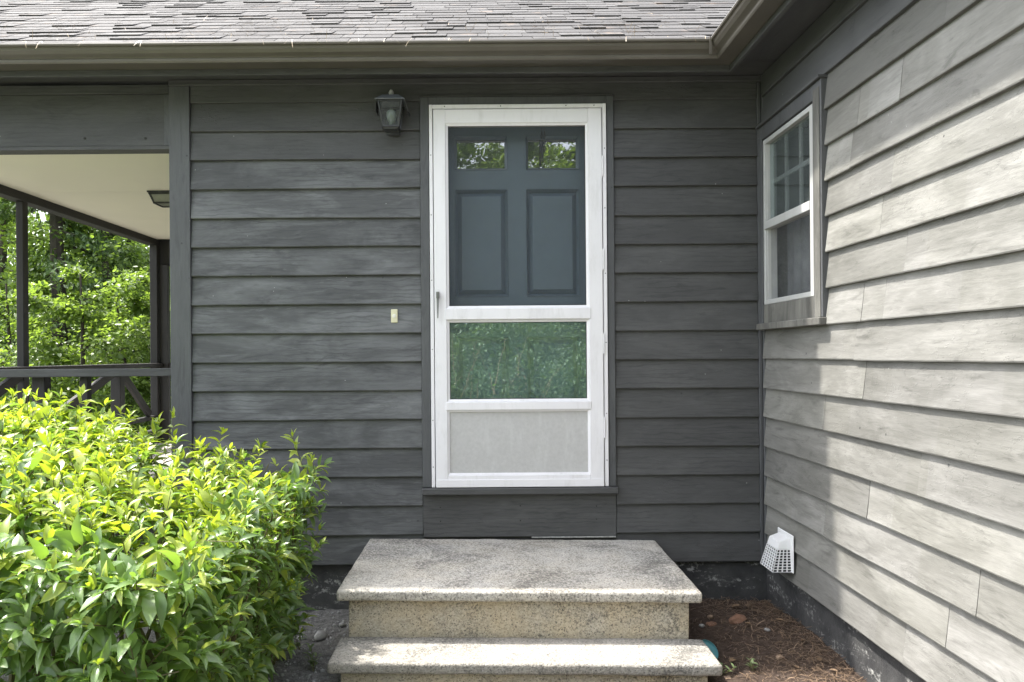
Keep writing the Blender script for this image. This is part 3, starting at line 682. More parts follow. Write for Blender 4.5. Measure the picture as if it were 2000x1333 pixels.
for (a_, b_) in ((1.6105, 2.5755), (1.1105, 1.5235)):
    MB().box(GX0 + 0.0005, GX0 + 0.004, -0.0355, -0.0325, a_, b_).box(GX1 - 0.004, GX1 - 0.0005, -0.0355, -0.0325, a_, b_).box(GX0 + 0.004, GX1 - 0.004, -0.0355, -0.0325, a_, a_ + 0.0035).box(GX0 + 0.004, GX1 - 0.004, -0.0355, -0.0325, b_ - 0.0035, b_).build('gasket', M['stain'], sdoor)
# handle: small square head with a long tapering lever
h = MB().box(-0.251, -0.235, -0.070, -0.0485, 1.652, 1.686)
h.add([(-0.249, -0.066, 1.655), (-0.237, -0.066, 1.655), (-0.2405, -0.075, 1.545), (-0.2455, -0.075, 1.545), (-0.249, -0.056, 1.655), (-0.237, -0.056, 1.655), (-0.2405, -0.068, 1.545), (-0.2455, -0.068, 1.545)],
      [(0, 1, 2, 3), (4, 7, 6, 5), (0, 4, 5, 1), (2, 6, 7, 3), (0, 3, 7, 4), (1, 5, 6, 2)])
h.build('handle', M['steel'], sdoor, 0.001)
MB().box(-0.2505, -0.2355, -0.0505, -0.0482, 1.645, 1.70).build('handle_plate', M['white'], sdoor, 0.001)

# --- chain hanging in front of the right-hand pane, between the doors
chain = thing('hanging_chain', (0.335, 0.055, 2.62), 'thin dark chain hanging behind the screen before the upper right pane', 'chain')
def link(i, x):
    mb = MB(); z = 2.56 - i * 0.0155; pts = []
    for a in range(13):
        t = 2 * math.pi * a / 12
        u, v = 0.0048 * math.cos(t), 0.0105 * math.sin(t)
        pts.append((x + (u if i % 2 else u * 0.35), 0.055 + (0 if i % 2 else u), z + v))
    mb.tube(pts, 0.0026, 5, cap=False); return mb
for x in (0.327, 0.341):
    for i in range(10 if x < 0.33 else 7): link(i, x).build('chain_link', M['slot_shade_chain'], chain)
MB().tube([(0.327, 0.055, 2.57), (0.327, 0.055, 2.676)], 0.0015, 5).tube([(0.341, 0.055, 2.57), (0.341, 0.055, 2.676)], 0.0015, 5).build('hook', M['black'], chain)

# --- window in the wing wall (outward = -X)
wnd = MB()
PX = XR
wnd.box(PX - 0.036, PX + 0.03, WY0, WY0 + 0.085, WZ0 + 0.035, WZ1).box(PX - 0.036, PX + 0.03, WY1 - 0.045, WY1, WZ0 + 0.035, WZ1).box(PX - 0.0355, PX + 0.03, WY0 + 0.085, WY1 - 0.045, WZ1 - 0.07, WZ1)
wnd = wnd.build('window', M['char_z'], house, 0.002)
box('casing_bead', M['taupe'], wnd, PX - 0.040, PX - 0.0365, WY0 + 0.012, WY0 + 0.07, WZ0 + 0.036, WZ1 - 0.03, 0.001)
wnd['label'] = 'white double-hung window with gridded upper sash in charcoal casing'
box('drip_cap', M['char_y'], wnd, PX - 0.052, PX, WY0 - 0.008, WY1 + 0.002, WZ1 + 0.0005, WZ1 + 0.014, 0.002)
box('sill', M['taupe'], wnd, PX - 0.058, PX + 0.03, WY0 - 0.012, WY1 - 0.012, WZ0, WZ0 + 0.034, 0.003)
box('sub_sill', M['taupe'], wnd, PX - 0.03, PX + 0.02, WY0 + 0.086, WY1 - 0.046, WZ0 + 0.035, 1.60)
wy0, wy1, wz0, wz1, wm = WY0 + 0.092, WY1 - 0.052, 1.601, 2.468, 2.015
x0, x1 = PX - 0.030, PX + 0.02
box('sash_stile', M['alu'], wnd, x0, x1, wy0, wy0 + 0.038, wz0, wz1); box('sash_stile', M['alu'], wnd, x0, x1, wy1 - 0.022, wy1, wz0, wz1)
box('sash_rail', M['alu'], wnd, x0 + 0.001, x1, wy0 + 0.038, wy1 - 0.022, wz1 - 0.024, wz1); box('sash_rail', M['alu'], wnd, x0 + 0.001, x1, wy0 + 0.038, wy1 - 0.022, wz0, wz0 + 0.024)
box('meeting_rail', M['alu'], wnd, x0 - 0.004, x1, wy0 + 0.0385, wy1 - 0.0225, wm - 0.02, wm + 0.022)
for yy in (wy0 + 0.041, wy1 - 0.031): box('storm_track', M['alu'], wnd, x0 + 0.01, x1 + 0.01, yy, yy + 0.006, wz0 + 0.025, wz1 - 0.025, 0.001)
ya, yb = wy0 + 0.05, wy1 - 0.034
box('pane', M['wglass'], wnd, PX - 0.006, PX - 0.003, ya, yb, wm + 0.023, wz1 - 0.025, 0)
box('screen', M['screen'], wnd, PX - 0.004, PX - 0.003, ya, yb, wz0 + 0.025, wm - 0.021, 0)
for k in (1, 2):
    y = ya + (yb - ya) * k / 3
    box('muntin', M['alu'], wnd, PX + 0.004, PX + 0.018, y - 0.010, y + 0.010, wm, wz1 - 0.02)
box('muntin', M['alu'], wnd, PX + 0.005, PX + 0.017, ya, yb, (wm + wz1) / 2 - 0.011, (wm + wz1) / 2 + 0.011, 0.001)
cu = MB(); nseg = 26; pts = []
for i in range(nseg + 1):
    y = ya - 0.02 + (yb - ya + 0.04) * i / nseg
    pts.append((PX + 0.10 + 0.012 * math.sin(i * 1.35) + 0.006 * math.sin(i * 0.7), y))
cu.add([(x, y, wz0 + 0.0) for x, y in pts] + [(x, y, wm + 0.02) for x, y in pts], [(i, i + 1, i + 2 + nseg, i + 1 + nseg) for i in range(nseg)])
cu.build('curtain', M['curtain'], wnd, smooth=True)

# ------------------------------------------------------------------ porch on the left
porch = thing('porch', (-2.4, 1.6, 0.0), 'dark stained open porch with cream ceiling and crossed-brace railing', 'porch')
PXL, PYB, PZC = -3.18, 3.13, 2.50
bm_ = box('beam', M['char'], porch, -4.3, -1.6835, -0.012, 0.07, 2.490, 2.768)
box('beam_trim', M['char'], bm_, -4.3, -1.684, -0.026, 0.06, 2.7685, 2.815)
box('beam_trim', M['char'], bm_, -4.3, -1.684, -0.016, 0.07, 2.470, 2.4895, 0.001)
box('beam_trim', M['char_z'], bm_, -1.712, -1.684, -0.0165, 0.0, 2.4905, 2.766, 0.001)
for px in (168, 286):
    p = at(px, 272, 4.0)
    o = MB().lathe([(0.011, 0), (0.011, 0.002), (0.0065, 0.0022), (0.0065, 0.008)], (0, 0, 0), 6).build('bolt', M['stain'], bm_)
    o.matrix_local = Matrix.Translation(Vector((p[0], -0.012, p[2])) - WL[bm_]) @ Matrix.Rotation(math.pi / 2, 4, 'X')
for x in range(3): box('ceiling_panel', M['cream'], porch, PXL - 0.05, -1.684, 0.072 + x * 1.22 * 0.86, 0.072 + (x + 1) * 1.22 * 0.86 - 0.002, PZC, PZC + 0.012, 0.001)
box('side_beam', M['stain_y'], porch, PXL - 0.09, PXL, 0.0715, PYB + 0.14, PZC - 0.058, 2.84)
box('back_beam', M['stain'], porch, PXL - 0.09, -1.684, PYB + 0.142, PYB + 0.22, PZC - 0.25, 2.84)
box('deck_frame', M['stain_y'], porch, PXL - 0.12, -1.684, 0.0, PYB + 0.2, 0.30, 0.49)
for i in range(12): box('deck_plank', M['plank'], porch, PXL - 0.13 + i * 0.1375, PXL - 0.13 + i * 0.1375 + 0.132, -0.02, PYB + 0.22, 0.491, 0.517)
def post(x, y, z1, wx=0.065, wy=0.09, z0=0.0, name='post'): return box(name, M['stain'], porch, x - wx / 2, x + wx / 2, y - wy / 2, y + wy / 2, z0, z1, 0.003)
post(PXL - 0.03, 1.15, PZC - 0.06, 0.05, 0.06); post(PXL - 0.02, PYB + 0.08, PZC - 0.06, 0.07, 0.08)
post(PXL + 0.062, PYB + 0.105, PZC - 0.25, 0.08, 0.05)
post(PXL - 0.03, 2.48, 1.24, 0.085, 0.085)
RT = 1.292
rail = box('railing', M['char'], porch, -4.3, -1.6835, -0.01, 0.035, 1.247, 1.290, 0.003)
box('baluster', M['stain'], rail, -2.47, -2.40, 0.036, 0.10, 0.32, 1.246, 0.003)
box('baluster', M['stain'], rail, -2.21, -2.165, 0.036, 0.08, 0.32, 1.246, 0.003)
srail = box('railing', M['stain_y'], porch, PXL - 0.085, PXL + 0.055, -0.02, PYB + 0.12, RT - 0.038, RT, 0.003)
box('bottom_rail', M['stain_y'], srail, PXL - 0.05, PXL + 0.0, 0.0, PYB + 0.1, 0.745, 0.785, 0.003)
box('deck_edge', M['stain_y'], srail, PXL - 0.05, PXL + 0.05, 0.0, PYB + 0.1, 0.60, 0.65, 0.003)
box('back_rail', M['stain'], srail, PXL, -1.684, PYB + 0.09, PYB + 0.13, RT - 0.05, RT, 0.003)
def brace(ya, za, yb, zb, x):
    d = Vector((0, yb - ya, zb - za)).normalized(); nrm = Vector((0, -d.z, d.y)) * 0.034
    vs = []
    for xx in (x, x + 0.035):
        for (y, z) in ((ya, za), (yb, zb)):
            vs += [(xx, y + nrm.y, z + nrm.z), (xx, y - nrm.y, z - nrm.z)]
    MB().add(vs, [(0, 1, 3, 2), (4, 6, 7, 5), (0, 2, 6, 4), (1, 5, 7, 3), (0, 4, 5, 1), (2, 3, 7, 6)]).build('brace', M['stain_y'], srail, 0.002)
for (a, b) in ((0.1, 1.11), (1.19, 2.44), (2.52, 3.08)):
    if a > 2: brace(a, RT - 0.06, b, 0.80, PXL - 0.045)
    else: brace(a, 0.80, b, RT - 0.06, PXL - 0.045)

# porch ceiling light: shallow tapered box of glass in a dark frame
cl = thing('ceiling_light', (-2.21, 1.2, PZC), 'square dark-framed glass light flush on the cream porch ceiling', 'ceiling light')
def taper(mb, cx, cy, z1, z0, a1, a0, t):
    """four corner bars and two rings of a tapered square lantern"""
    for sx in (-1, 1):
        for sy in (-1, 1):
            mb.add([(cx + sx * a1 + i * t, cy + sy * a1 + j * t, z1) for i, j in ((-1, -1), (1, -1), (1, 1), (-1, 1))] + [(cx + sx * a0 + i * t, cy + sy * a0 + j * t, z0) for i, j in ((-1, -1), (1, -1), (1, 1), (-1, 1))],
                   [(0, 1, 2, 3), (4, 7, 6, 5), (0, 4, 5, 1), (1, 5, 6, 2), (2, 6, 7, 3), (3, 7, 4, 0)])
    for a, z in ((a1, z1), (a0, z0)):
        mb.box(cx - a - t, cx + a + t, cy - a - t, cy - a + t, z - t, z + t).box(cx - a - t, cx + a + t, cy + a - t, cy + a + t, z - t, z + t)
        mb.box(cx - a - t, cx - a + t, cy - a + t, cy + a - t, z - t, z + t).box(cx + a - t, cx + a + t, cy - a + t, cy + a - t, z - t, z + t)
    return mb
def frustum(mb, cx, cy, z1, z0, a1, a0, bottom=True):
    sq = ((-1, -1), (1, -1), (1, 1), (-1, 1))
    mb.add([(cx + i * a1, cy + j * a1, z1) for i, j in sq] + [(cx + i * a0, cy + j * a0, z0) for i, j in sq],
           [(0, 1, 5, 4), (1, 2, 6, 5), (2, 3, 7, 6), (3, 0, 4, 7)] + ([(4, 5, 6, 7)] if bottom else []))
    return mb
box('mounting_plate', M['black'], cl, -2.21 - 0.105, -2.21 + 0.105, 1.2 - 0.105, 1.2 + 0.105, PZC - 0.012, PZC - 0.001)
taper(MB(), -2.21, 1.2, PZC - 0.017, PZC - 0.078, 0.092, 0.070, 0.0055).build('frame', M['black'], cl)
frustum(MB(), -2.21, 1.2, PZC - 0.014, PZC - 0.077, 0.091, 0.069).build('glass_shade', M['frost'], cl)

# ------------------------------------------------------------------ wall lantern
LX, LY, LZ = -0.476, -0.115, 2.672
lan = thing('wall_lantern', (LX, -0.02, LZ), 'weathered black carriage lantern beside the door top', 'lantern')
def ring(r, z, rot=math.pi / 4, n=4, cx=LX, cy=LY): return [(cx + r * math.cos(rot + 2 * math.pi * j / n), cy + r * math.sin(rot + 2 * math.pi * j / n), z) for j in range(n)]
MB().lathe([(0.108, 0.0), (0.110, 0.004), (0.100, 0.008), (0.064, 0.030), (0.058, 0.034), (0.010, 0.036)], (LX, LY, LZ), 4, math.pi / 4).build('cap', M['lanterncap'], lan)
MB().lathe([(0.004, 0.034), (0.005, 0.044), (0.012, 0.05), (0.0135, 0.058), (0.010, 0.067), (0.004, 0.075), (0.001, 0.077)], (LX, LY, LZ), 12).build('finial', M['oxid'], lan, smooth=True)
taper(MB(), LX, LY, LZ - 0.004, LZ - 0.128, 0.060, 0.040, 0.0042).build('frame', M['black'], lan)
frustum(MB(), LX, LY, LZ - 0.006, LZ - 0.126, 0.059, 0.039, False).build('glass', M['lglass'], lan)
MB().lathe([(0.040, -0.130), (0.055, -0.131), (0.050, -0.142), (0.034, -0.146)], (LX, LY, LZ), 4, math.pi / 4).build('base_cup', M['black'], lan)
MB().lathe([(0.010, -0.122), (0.012, -0.10), (0.022, -0.085), (0.028, -0.062), (0.024, -0.042), (0.010, -0.032)], (LX, LY, LZ), 12).build('bulb', M['bulb'], lan, smooth=True)
MB().box(LX - 0.035, LX + 0.035, -0.030, -0.019, LZ - 0.14, LZ + 0.0).build('back_plate', M['black'], lan, 0.003)
MB().tube([(LX, -0.028, LZ - 0.10), (LX, -0.06, LZ - 0.115), (LX, LY + 0.03, LZ - 0.138)], 0.007, 8).build('arm', M['black'], lan)
MB().add([(LX + 0.076, LY + 0.07, LZ + 0.002), (LX + 0.079, LY + 0.07, LZ + 0.002), (LX + 0.093, LY + 0.07, LZ - 0.045), (LX + 0.088, LY + 0.07, LZ - 0.045), (LX + 0.076, LY - 0.05, LZ + 0.002), (LX + 0.079, LY - 0.05, LZ + 0.002), (LX + 0.093, LY - 0.02, LZ - 0.045), (LX + 0.088, LY - 0.02, LZ - 0.045)],
         [(0, 1, 2, 3), (4, 7, 6, 5), (0, 4, 5, 1), (2, 6, 7, 3), (0, 3, 7, 4), (1, 5, 6, 2)]).build('cap_skirt', M['black'], lan)
MB().add([(LX - 0.074, LY + 0.07, LZ + 0.002), (LX - 0.077, LY + 0.07, LZ + 0.002), (LX - 0.082, LY + 0.07, LZ - 0.04), (LX - 0.078, LY + 0.07, LZ - 0.04), (LX - 0.074, LY - 0.05, LZ + 0.002), (LX - 0.077, LY - 0.05, LZ + 0.002), (LX - 0.082, LY - 0.02, LZ - 0.04), (LX - 0.078, LY - 0.02, LZ - 0.04)],
         [(0, 1, 2, 3), (4, 7, 6, 5), (0, 4, 5, 1), (2, 6, 7, 3), (0, 3, 7, 4), (1, 5, 6, 2)]).build('cap_skirt', M['black'], lan)

# ------------------------------------------------------------------ doorbell
bell = thing('doorbell', (-0.48, -0.014, 1.56), 'small ivory doorbell button on the charcoal clapboards', 'doorbell')
box('plate', M['ivory'], bell, -0.498, -0.462, -0.024, -0.012, 1.525, 1.598, 0.003)
o = MB().lathe([(0.0115, 0), (0.0115, 0.003), (0.008, 0.006)], (0, 0, 0), 16).build('button', M['bellbutton'], bell)
o.matrix_local = Matrix.Translation(Vector((-0.48, -0.0242, 1.561)) - WL[bell]) @ Matrix.Rotation(math.pi / 2, 4, 'X')

# ------------------------------------------------------------------ dryer vent hood
vx = XR - 0.027; vy0, vy1 = -0.425, -0.262; vz0, vz1 = 0.285, 0.448
vent = thing('vent_hood', (vx, -0.34, 0.35), 'white plastic vent hood with grille on the wing wall near the corner', 'vent')
MB().box(vx - 0.006, vx, vy0 - 0.012, vy1 + 0.012, vz0 - 0.004, vz1 + 0.016).build('flange', M['vent'], vent, 0.003)
zg = vz0 + 0.105                               # grille starts below this
def vcorner(z):                                # (outer x, near y, far y) of the tapered hood at height z
    t = (vz1 - z) / (vz1 - vz0)
    return vx - (0.055 + 0.045 * t), vy0 + 0.024 * (1 - t), vy1 - 0.024 * (1 - t)
xa, ya_, yb_ = vcorner(vz1 - 0.02); xb, yc_, yd_ = vcorner(zg)
MB().add([(vx - 0.006, ya_, vz1), (vx - 0.006, yb_, vz1), (xa, yb_, vz1 - 0.02), (xa, ya_, vz1 - 0.02), (vx - 0.006, yc_, zg), (vx - 0.006, yd_, zg), (xb, yd_, zg), (xb, yc_, zg)],
         [(0, 1, 2, 3), (4, 7, 6, 5), (0, 3, 7, 4), (1, 5, 6, 2), (3, 2, 6, 7), (0, 4, 5, 1)]).build('hood', M['vent'], vent, 0.003, seg=2)
NR, NC, NF = 8, 4, 6
def vpt(side, u, z):
    X, a, b = vcorner(z)
    if side == 'near': return (vx - 0.006 + (X - vx + 0.006) * u, a, z)
    if side == 'far': return (vx - 0.006 + (X - vx + 0.006) * u, b, z)
    return (X, a + (b - a) * u, z)
def strip(mb, side, u0, u1, za, zb, t=0.003):
    P = [Vector(vpt(side, u0, za)), Vector(vpt(side, u1, za)), Vector(vpt(side, u1, zb)), Vector(vpt(side, u0, zb))]
    nrm = {'near': Vector((0, t, 0)), 'far': Vector((0, -t, 0)), 'front': Vector((t, 0, 0))}[side]
    mb.add(P + [p + nrm for p in P], [(0, 1, 2, 3), (4, 7, 6, 5), (0, 4, 5, 1), (1, 5, 6, 2), (2, 6, 7, 3), (3, 7, 4, 0)])
for side, nc in (('near', NC), ('far', NC), ('front', NF)):
    g = MB()
    for i in range(nc + 1):
        u = i / nc; strip(g, side, max(0, u - 0.032 * 4 / nc), min(1, u + 0.032 * 4 / nc), vz0, zg, 0.004)
    for j in range(NR + 1):
        z = vz0 + (zg - vz0) * j / NR; strip(g, side, 0, 1, max(vz0, z - 0.0014), min(zg, z + 0.0014), 0.0034)
    g.build('grille', M['vent'], vent)
Xt, at_, bt_ = vcorner(zg); Xb, ab_, bb_ = vcorner(vz0); i_ = 0.009
MB().add([(vx - 0.0065, at_ + i_, zg - 0.001), (Xt + i_, at_ + i_, zg - 0.001), (Xt + i_, bt_ - i_, zg - 0.001), (vx - 0.0065, bt_ - i_, zg - 0.001), (vx - 0.0065, ab_ + i_, vz0 + 0.003), (Xb + i_, ab_ + i_, vz0 + 0.003), (Xb + i_, bb_ - i_, vz0 + 0.003), (vx - 0.0065, bb_ - i_, vz0 + 0.003)],
         [(0, 1, 2, 3), (4, 7, 6, 5), (0, 4, 5, 1), (1, 5, 6, 2), (2, 6, 7, 3), (3, 7, 4, 0)]).build('slot_shade_box', M['slot_shade_chain'], vent)  # inner box added, coloured near black as the shade inside the hood

# ------------------------------------------------------------------ concrete steps
steps = thing('concrete_steps', (0.138, -0.5, 0.0), 'stained speckled concrete steps with overhanging treads below the door', 'steps')
def rough_box(name, mat, parent, x0, x1, y0, y1, z0, z1, bev, amp, cell=0.05, seed=0):
    me = bpy.data.meshes.new(name); bm = bmesh.new()
    bmesh.ops.create_cube(bm, size=1.0)
    c = Vector(((x0 + x1) / 2, (y0 + y1) / 2, (z0 + z1) / 2))
    for v in bm.verts: v.co = Vector((v.co.x * (x1 - x0), v.co.y * (y1 - y0), v.co.z * (z1 - z0)))
    for ax in range(3):
        L = (x1 - x0, y1 - y0, z1 - z0)[ax]; n = int(L / cell)
        for i in range(1, n):
            co = [0, 0, 0]; co[ax] = -L / 2 + L * i / n; no = [0, 0, 0]; no[ax] = 1
            bmesh.ops.bisect_plane(bm, geom=list(bm.verts) + list(bm.edges) + list(bm.faces), plane_co=co, plane_no=no)
    sharp = [e for e in bm.edges if len(e.link_faces) == 2 and e.calc_face_angle(0) > 0.5]
    bmesh.ops.bevel(bm, geom=sharp, offset=bev, segments=3, affect='EDGES', profile=0.5)
    from mathutils import noise as mn
    for v in bm.verts:
        p = (v.co + c) * 9 + Vector((seed * 7.1, 0, 0)); q = (v.co + c) * 31 + Vector((0, seed * 3.7, 0))
        v.co += (mn.noise_vector(p) * amp + mn.noise_vector(q) * amp * 0.7)
    bm.to_mesh(me); bm.free()
    me.polygons.foreach_set('use_smooth', [True] * len(me.polygons)); me.materials.append(mat)
    o = bpy.data.objects.new(name, me); COL.objects.link(o); place(o, c, parent)
    return o
def tilt(o): o.rotation_euler = (0, 0.0125, -0.004)
HX0, HX1 = -0.630, 0.906
UZ = 0.357
steps.rotation_euler = (0, 0.0125, -0.004)
rough_box('upper_tread', M['conc_top'], steps, HX0, HX1, -0.905, -0.022, UZ - 0.046, UZ, 0.012, 0.0022, 0.032, 1)
rough_box('upper_riser', M['conc_rise'], steps, HX0 + 0.046, HX1 - 0.046, -0.865, -0.03, -0.2, UZ - 0.044, 0.006, 0.002, 0.04, 2)
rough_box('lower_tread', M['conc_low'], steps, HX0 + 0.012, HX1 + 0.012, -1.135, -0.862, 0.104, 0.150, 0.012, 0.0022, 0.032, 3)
rough_box('lower_riser', M['conc_rise'], steps, HX0 + 0.058, HX1 - 0.034, -1.095, -0.863, -0.25, 0.106, 0.006, 0.002, 0.04, 4)

# ------------------------------------------------------------------ small things on the ground
def rock(name, mat, loc, size, label, cat, seed, group=None, flat=0.65, jag=0.25):
    me = bpy.data.meshes.new(name); bm = bmesh.new(); bmesh.ops.create_icosphere(bm, subdivisions=2, radius=1.0)
    r = random.Random(seed); ax = [r.uniform(0.75, 1.25) for _ in range(2)]
    from mathutils import noise as mn
    for v in bm.verts:
        d = v.co.normalized(); k = 1 + jag * mn.noise(d * 1.4 + Vector((seed * 3.3, 0, 0))) + 0.5 * jag * mn.noise(d * 3 + Vector((0, seed, 0)))
        v.co = Vector((d.x * ax[0] * k, d.y * ax[1] * k, d.z * flat * k)) * size
    bm.to_mesh(me); bm.free(); me.materials.append(mat)
    if jag < 0.4: me.polygons.foreach_set('use_smooth', [True] * len(me.polygons))
    o = bpy.data.objects.new(name, me); COL.objects.link(o); place(o, (loc[0], loc[1], ground_z(loc[0], loc[1]) + size * flat * 0.45))
    o.rotation_euler = (r.uniform(-.2, .2), r.uniform(-.2, .2), r.uniform(0, 6)); return tag(o, label, cat, group)
def gpt(px, py):
    """where a ground pixel lies"""
    z = 0.0
    for _ in range(6):
        dx, dy = px - VPX, py - VPY; dx, dy = dx - ROLL * dy, dy + ROLL * dx
        s = dy / (EYE - z); x, y = dx / s, F_PX / s - DIST; z = ground_z(x, y)
    return (x, y)
rock('stone', M['stone'], gpt(627, 1247), 0.040, 'largest pale grey stone between shrub and steps', 'stone', 1)
rock('stone', M['stone'], gpt(590, 1250), 0.021, 'flat grey stone close under the leafy shrub', 'stone', 2)
rock('stone', M['stone'], gpt(648, 1250), 0.017, 'small grey stone touching the side of the steps', 'stone', 3)
rock('stone', M['stone'], gpt(617, 1236), 0.012, 'tiny grey stone just behind the largest pale stone', 'stone', 4)
rock('stone', M['stone'], gpt(668, 1222), 0.016, 'grey stone wedged against the upper riser of the steps', 'stone', 14)
rock('brick_fragment', M['brick'], gpt(1439, 1214), 0.032, 'broken tan and orange brick chunk in the brown soil', 'brick fragment', 5, jag=0.6)
rock('brick_fragment', M['brick'], gpt(1390, 1221), 0.024, 'flat orange brick chip beside a pale pebble', 'brick fragment', 6, flat=0.35, jag=0.5)
rock('stone', M['stone'], gpt(1371, 1225), 0.016, 'pale pebble beside the orange brick chip', 'stone', 7)
rock('stone', M['stone'], gpt(1498, 1232), 0.014, 'white and grey pebble alone in the brown soil', 'stone', 8)
rock('stone', M['tanstone'], gpt(1523, 1287), 0.019, 'brown pointed stone in the needle litter', 'stone', 9, jag=0.5)
rock('stone', M['tanstone'], gpt(1578, 1224), 0.017, 'rusty orange stone against the wing foundation', 'stone', 10, jag=0.5, flat=0.9)
rock('stone', M['tanstone'], gpt(1388, 1207), 0.016, 'dark brown stone behind the orange brick chip', 'stone', 11)
# teal round cap lying behind the lower step
p = gpt(1396, 1292); tc = thing('plastic_lid', (p[0], p[1], ground_z(*p)), 'round teal plastic lid half hidden beside the lower step', 'lid')
lid = MB().lathe([(0.002, 0.0), (0.040, 0.0), (0.046, 0.004), (0.048, 0.016), (0.045, 0.018), (0.042, 0.010), (0.002, 0.009)], (0, 0, 0), 28).build('disc', M['teal'], tc, smooth=False)
lid.rotation_euler = (0.75, 0.3, 0.2); lid.location = (-0.03, 0.0, 0.045)
lh = MB().lathe([(0.012, 0.0), (0.012, 0.006), (0.009, 0.008)], (0, 0, 0), 14).build('hub', M['teal'], tc); lh.rotation_euler = lid.rotation_euler; lh.location = (-0.03, -0.004, 0.05)

# litter: needles and gravel (nobody could count them)
n = 5200
t = rng.random(n); X = np.where(t < 0.8, 1.52 - np.abs(rng.normal(0, 0.22, n)), rng.uniform(0.9, 1.5, n)); Y = rng.uniform(-2.9, -0.03, n)
X = np.clip(X, 0.93, 1.5)
Zg = np.array([ground_z(a, b) for a, b in zip(X, Y)])
P = np.stack([X, Y, Zg + rng.uniform(0.002, 0.016, n)], 1); D = np.stack([rng.normal(0, 1, n), rng.normal(0, 1, n), rng.normal(0, 0.18, n)], 1)
tag(needles('pine_litter', P, D, rng.uniform(0.015, 0.06, n), rng.uniform(0.0012, 0.003, n), M['needle'], None, (1.2, -1.2, 0)), 'brown needle and bark litter along the wing foundation', 'litter', kind='stuff')
ico = bmesh.new(); bmesh.ops.create_icosphere(ico, subdivisions=1, radius=1.0); tvp = np.array([v.co[:] for v in ico.verts]); tfp = np.array([[v.index for v in f.verts] for f in ico.faces]); ico.free()
def pebbles(name, x0, x1, y0, y1, n, mat, s0, s1, label):
    X = rng.uniform(x0, x1, n); Y = rng.uniform(y0, y1, n); sz = s0 + (s1 - s0) * rng.random(n) ** 3
    P = np.stack([X, Y, np.array([ground_z(a, b) for a, b in zip(X, Y)]) + sz * 0.2], 1)
    R = frames(rng.normal(0, 1, (n, 3)), rng.normal(0, 1, (n, 3))) * (sz[:, None] * rng.uniform(0.6, 1.1, (n, 3)))[:, None, :]
    V, F = scatter(tvp, tfp, R, P)
    return tag(np_mesh(name, V, F, mat, None, ((x0 + x1) / 2, (y0 + y1) / 2, 0)), label, 'gravel', kind='stuff')
pebbles('gravel', -1.2, -0.55, -1.6, -0.03, 900, M['stone'], 0.0025, 0.013, 'grey gravel on the soil between shrub and steps')
pebbles('soil_crumbs', 0.92, 1.5, -2.8, -0.03, 1500, m_plain('soil_crumb', (0.10, 0.072, 0.055), 0.95, 0, 0.5, 60, 0.3), 0.002, 0.009, 'crumbs of brown soil beside the steps')

# dry leaves, each its own thing
def curled_leaf(mb, c, L, W, yaw, pitch, curl):
    R = Matrix.Translation(c) @ Matrix.Rotation(yaw, 4, 'Z') @ Matrix.Rotation(pitch, 4, 'Y')
    vs = []
    for i, t in enumerate((0, 0.25, 0.5, 0.75, 1.0)):
        wdt = W * math.sin(math.pi * min(1, t * 0.9 + 0.06)) ** 0.8 / 2
        for s in (-1, 0, 1): vs.append(tuple(R @ Vector((L * t, s * wdt, curl * (abs(s) * wdt * 1.2) + curl * L * 0.4 * (t - 0.5) ** 2))))
    return mb.add(vs, [(i * 3 + j, i * 3 + j + 1, i * 3 + j + 4, i * 3 + j + 3) for i in range(4) for j in range(2)])
rl = random.Random(9)
for i, (px, py) in enumerate([(1490, 1182), (1425, 1298), (1470, 1305), (1565, 1258), (1530, 1216), (1600, 1290), (1560, 1310), (1430, 1190), (1455, 1222), (1620, 1312)]):
    x, y = gpt(px, py)
    tag(curled_leaf(MB(), (x, y, ground_z(x, y) + 0.008), rl.uniform(0.03, 0.05), rl.uniform(0.016, 0.026), rl.random() * 6, rl.uniform(-.2, .2), rl.uniform(0.3, 0.9)).build('dry_leaf', M['dryleaf']),
        'curled brown dry leaf on the soil by the wing wall', 'dry leaf', 'dry leaves on the soil')

# ------------------------------------------------------------------ leaves and plants
def leaf_template(fold=0.35, droop=0.35, width=0.36, seg=4):
    """unit-length leaf along +X, folded on the midrib, tip curving down, two-triangle-wide quads"""
    vs = []
    for i in range(seg + 1):
        t = i / seg
        wv = width * 0.5 * (math.sin(math.pi * t ** 0.85) ** 0.9) if 0 < i < seg else 0.006
        z = 0.10 * math.sin(math.pi * t * 0.6) - droop * t * t
        x = t * (1 - 0.12 * droop * t)
        vs += [(x, -wv, z + wv * fold), (x, 0, z), (x, wv, z + wv * fold)]
    fs = [(i * 3 + j, i * 3 + j + 1, i * 3 + j + 4, i * 3 + j + 3) for i in range(seg) for j in range(2)]
    return np.array(vs), np.array(fs)
LEAFT = [leaf_template(0.4, 0.28, 0.34), leaf_template(0.5, 0.55, 0.30), leaf_template(0.25, 0.10, 0.38), leaf_template(0.6, 0.35, 0.28)]

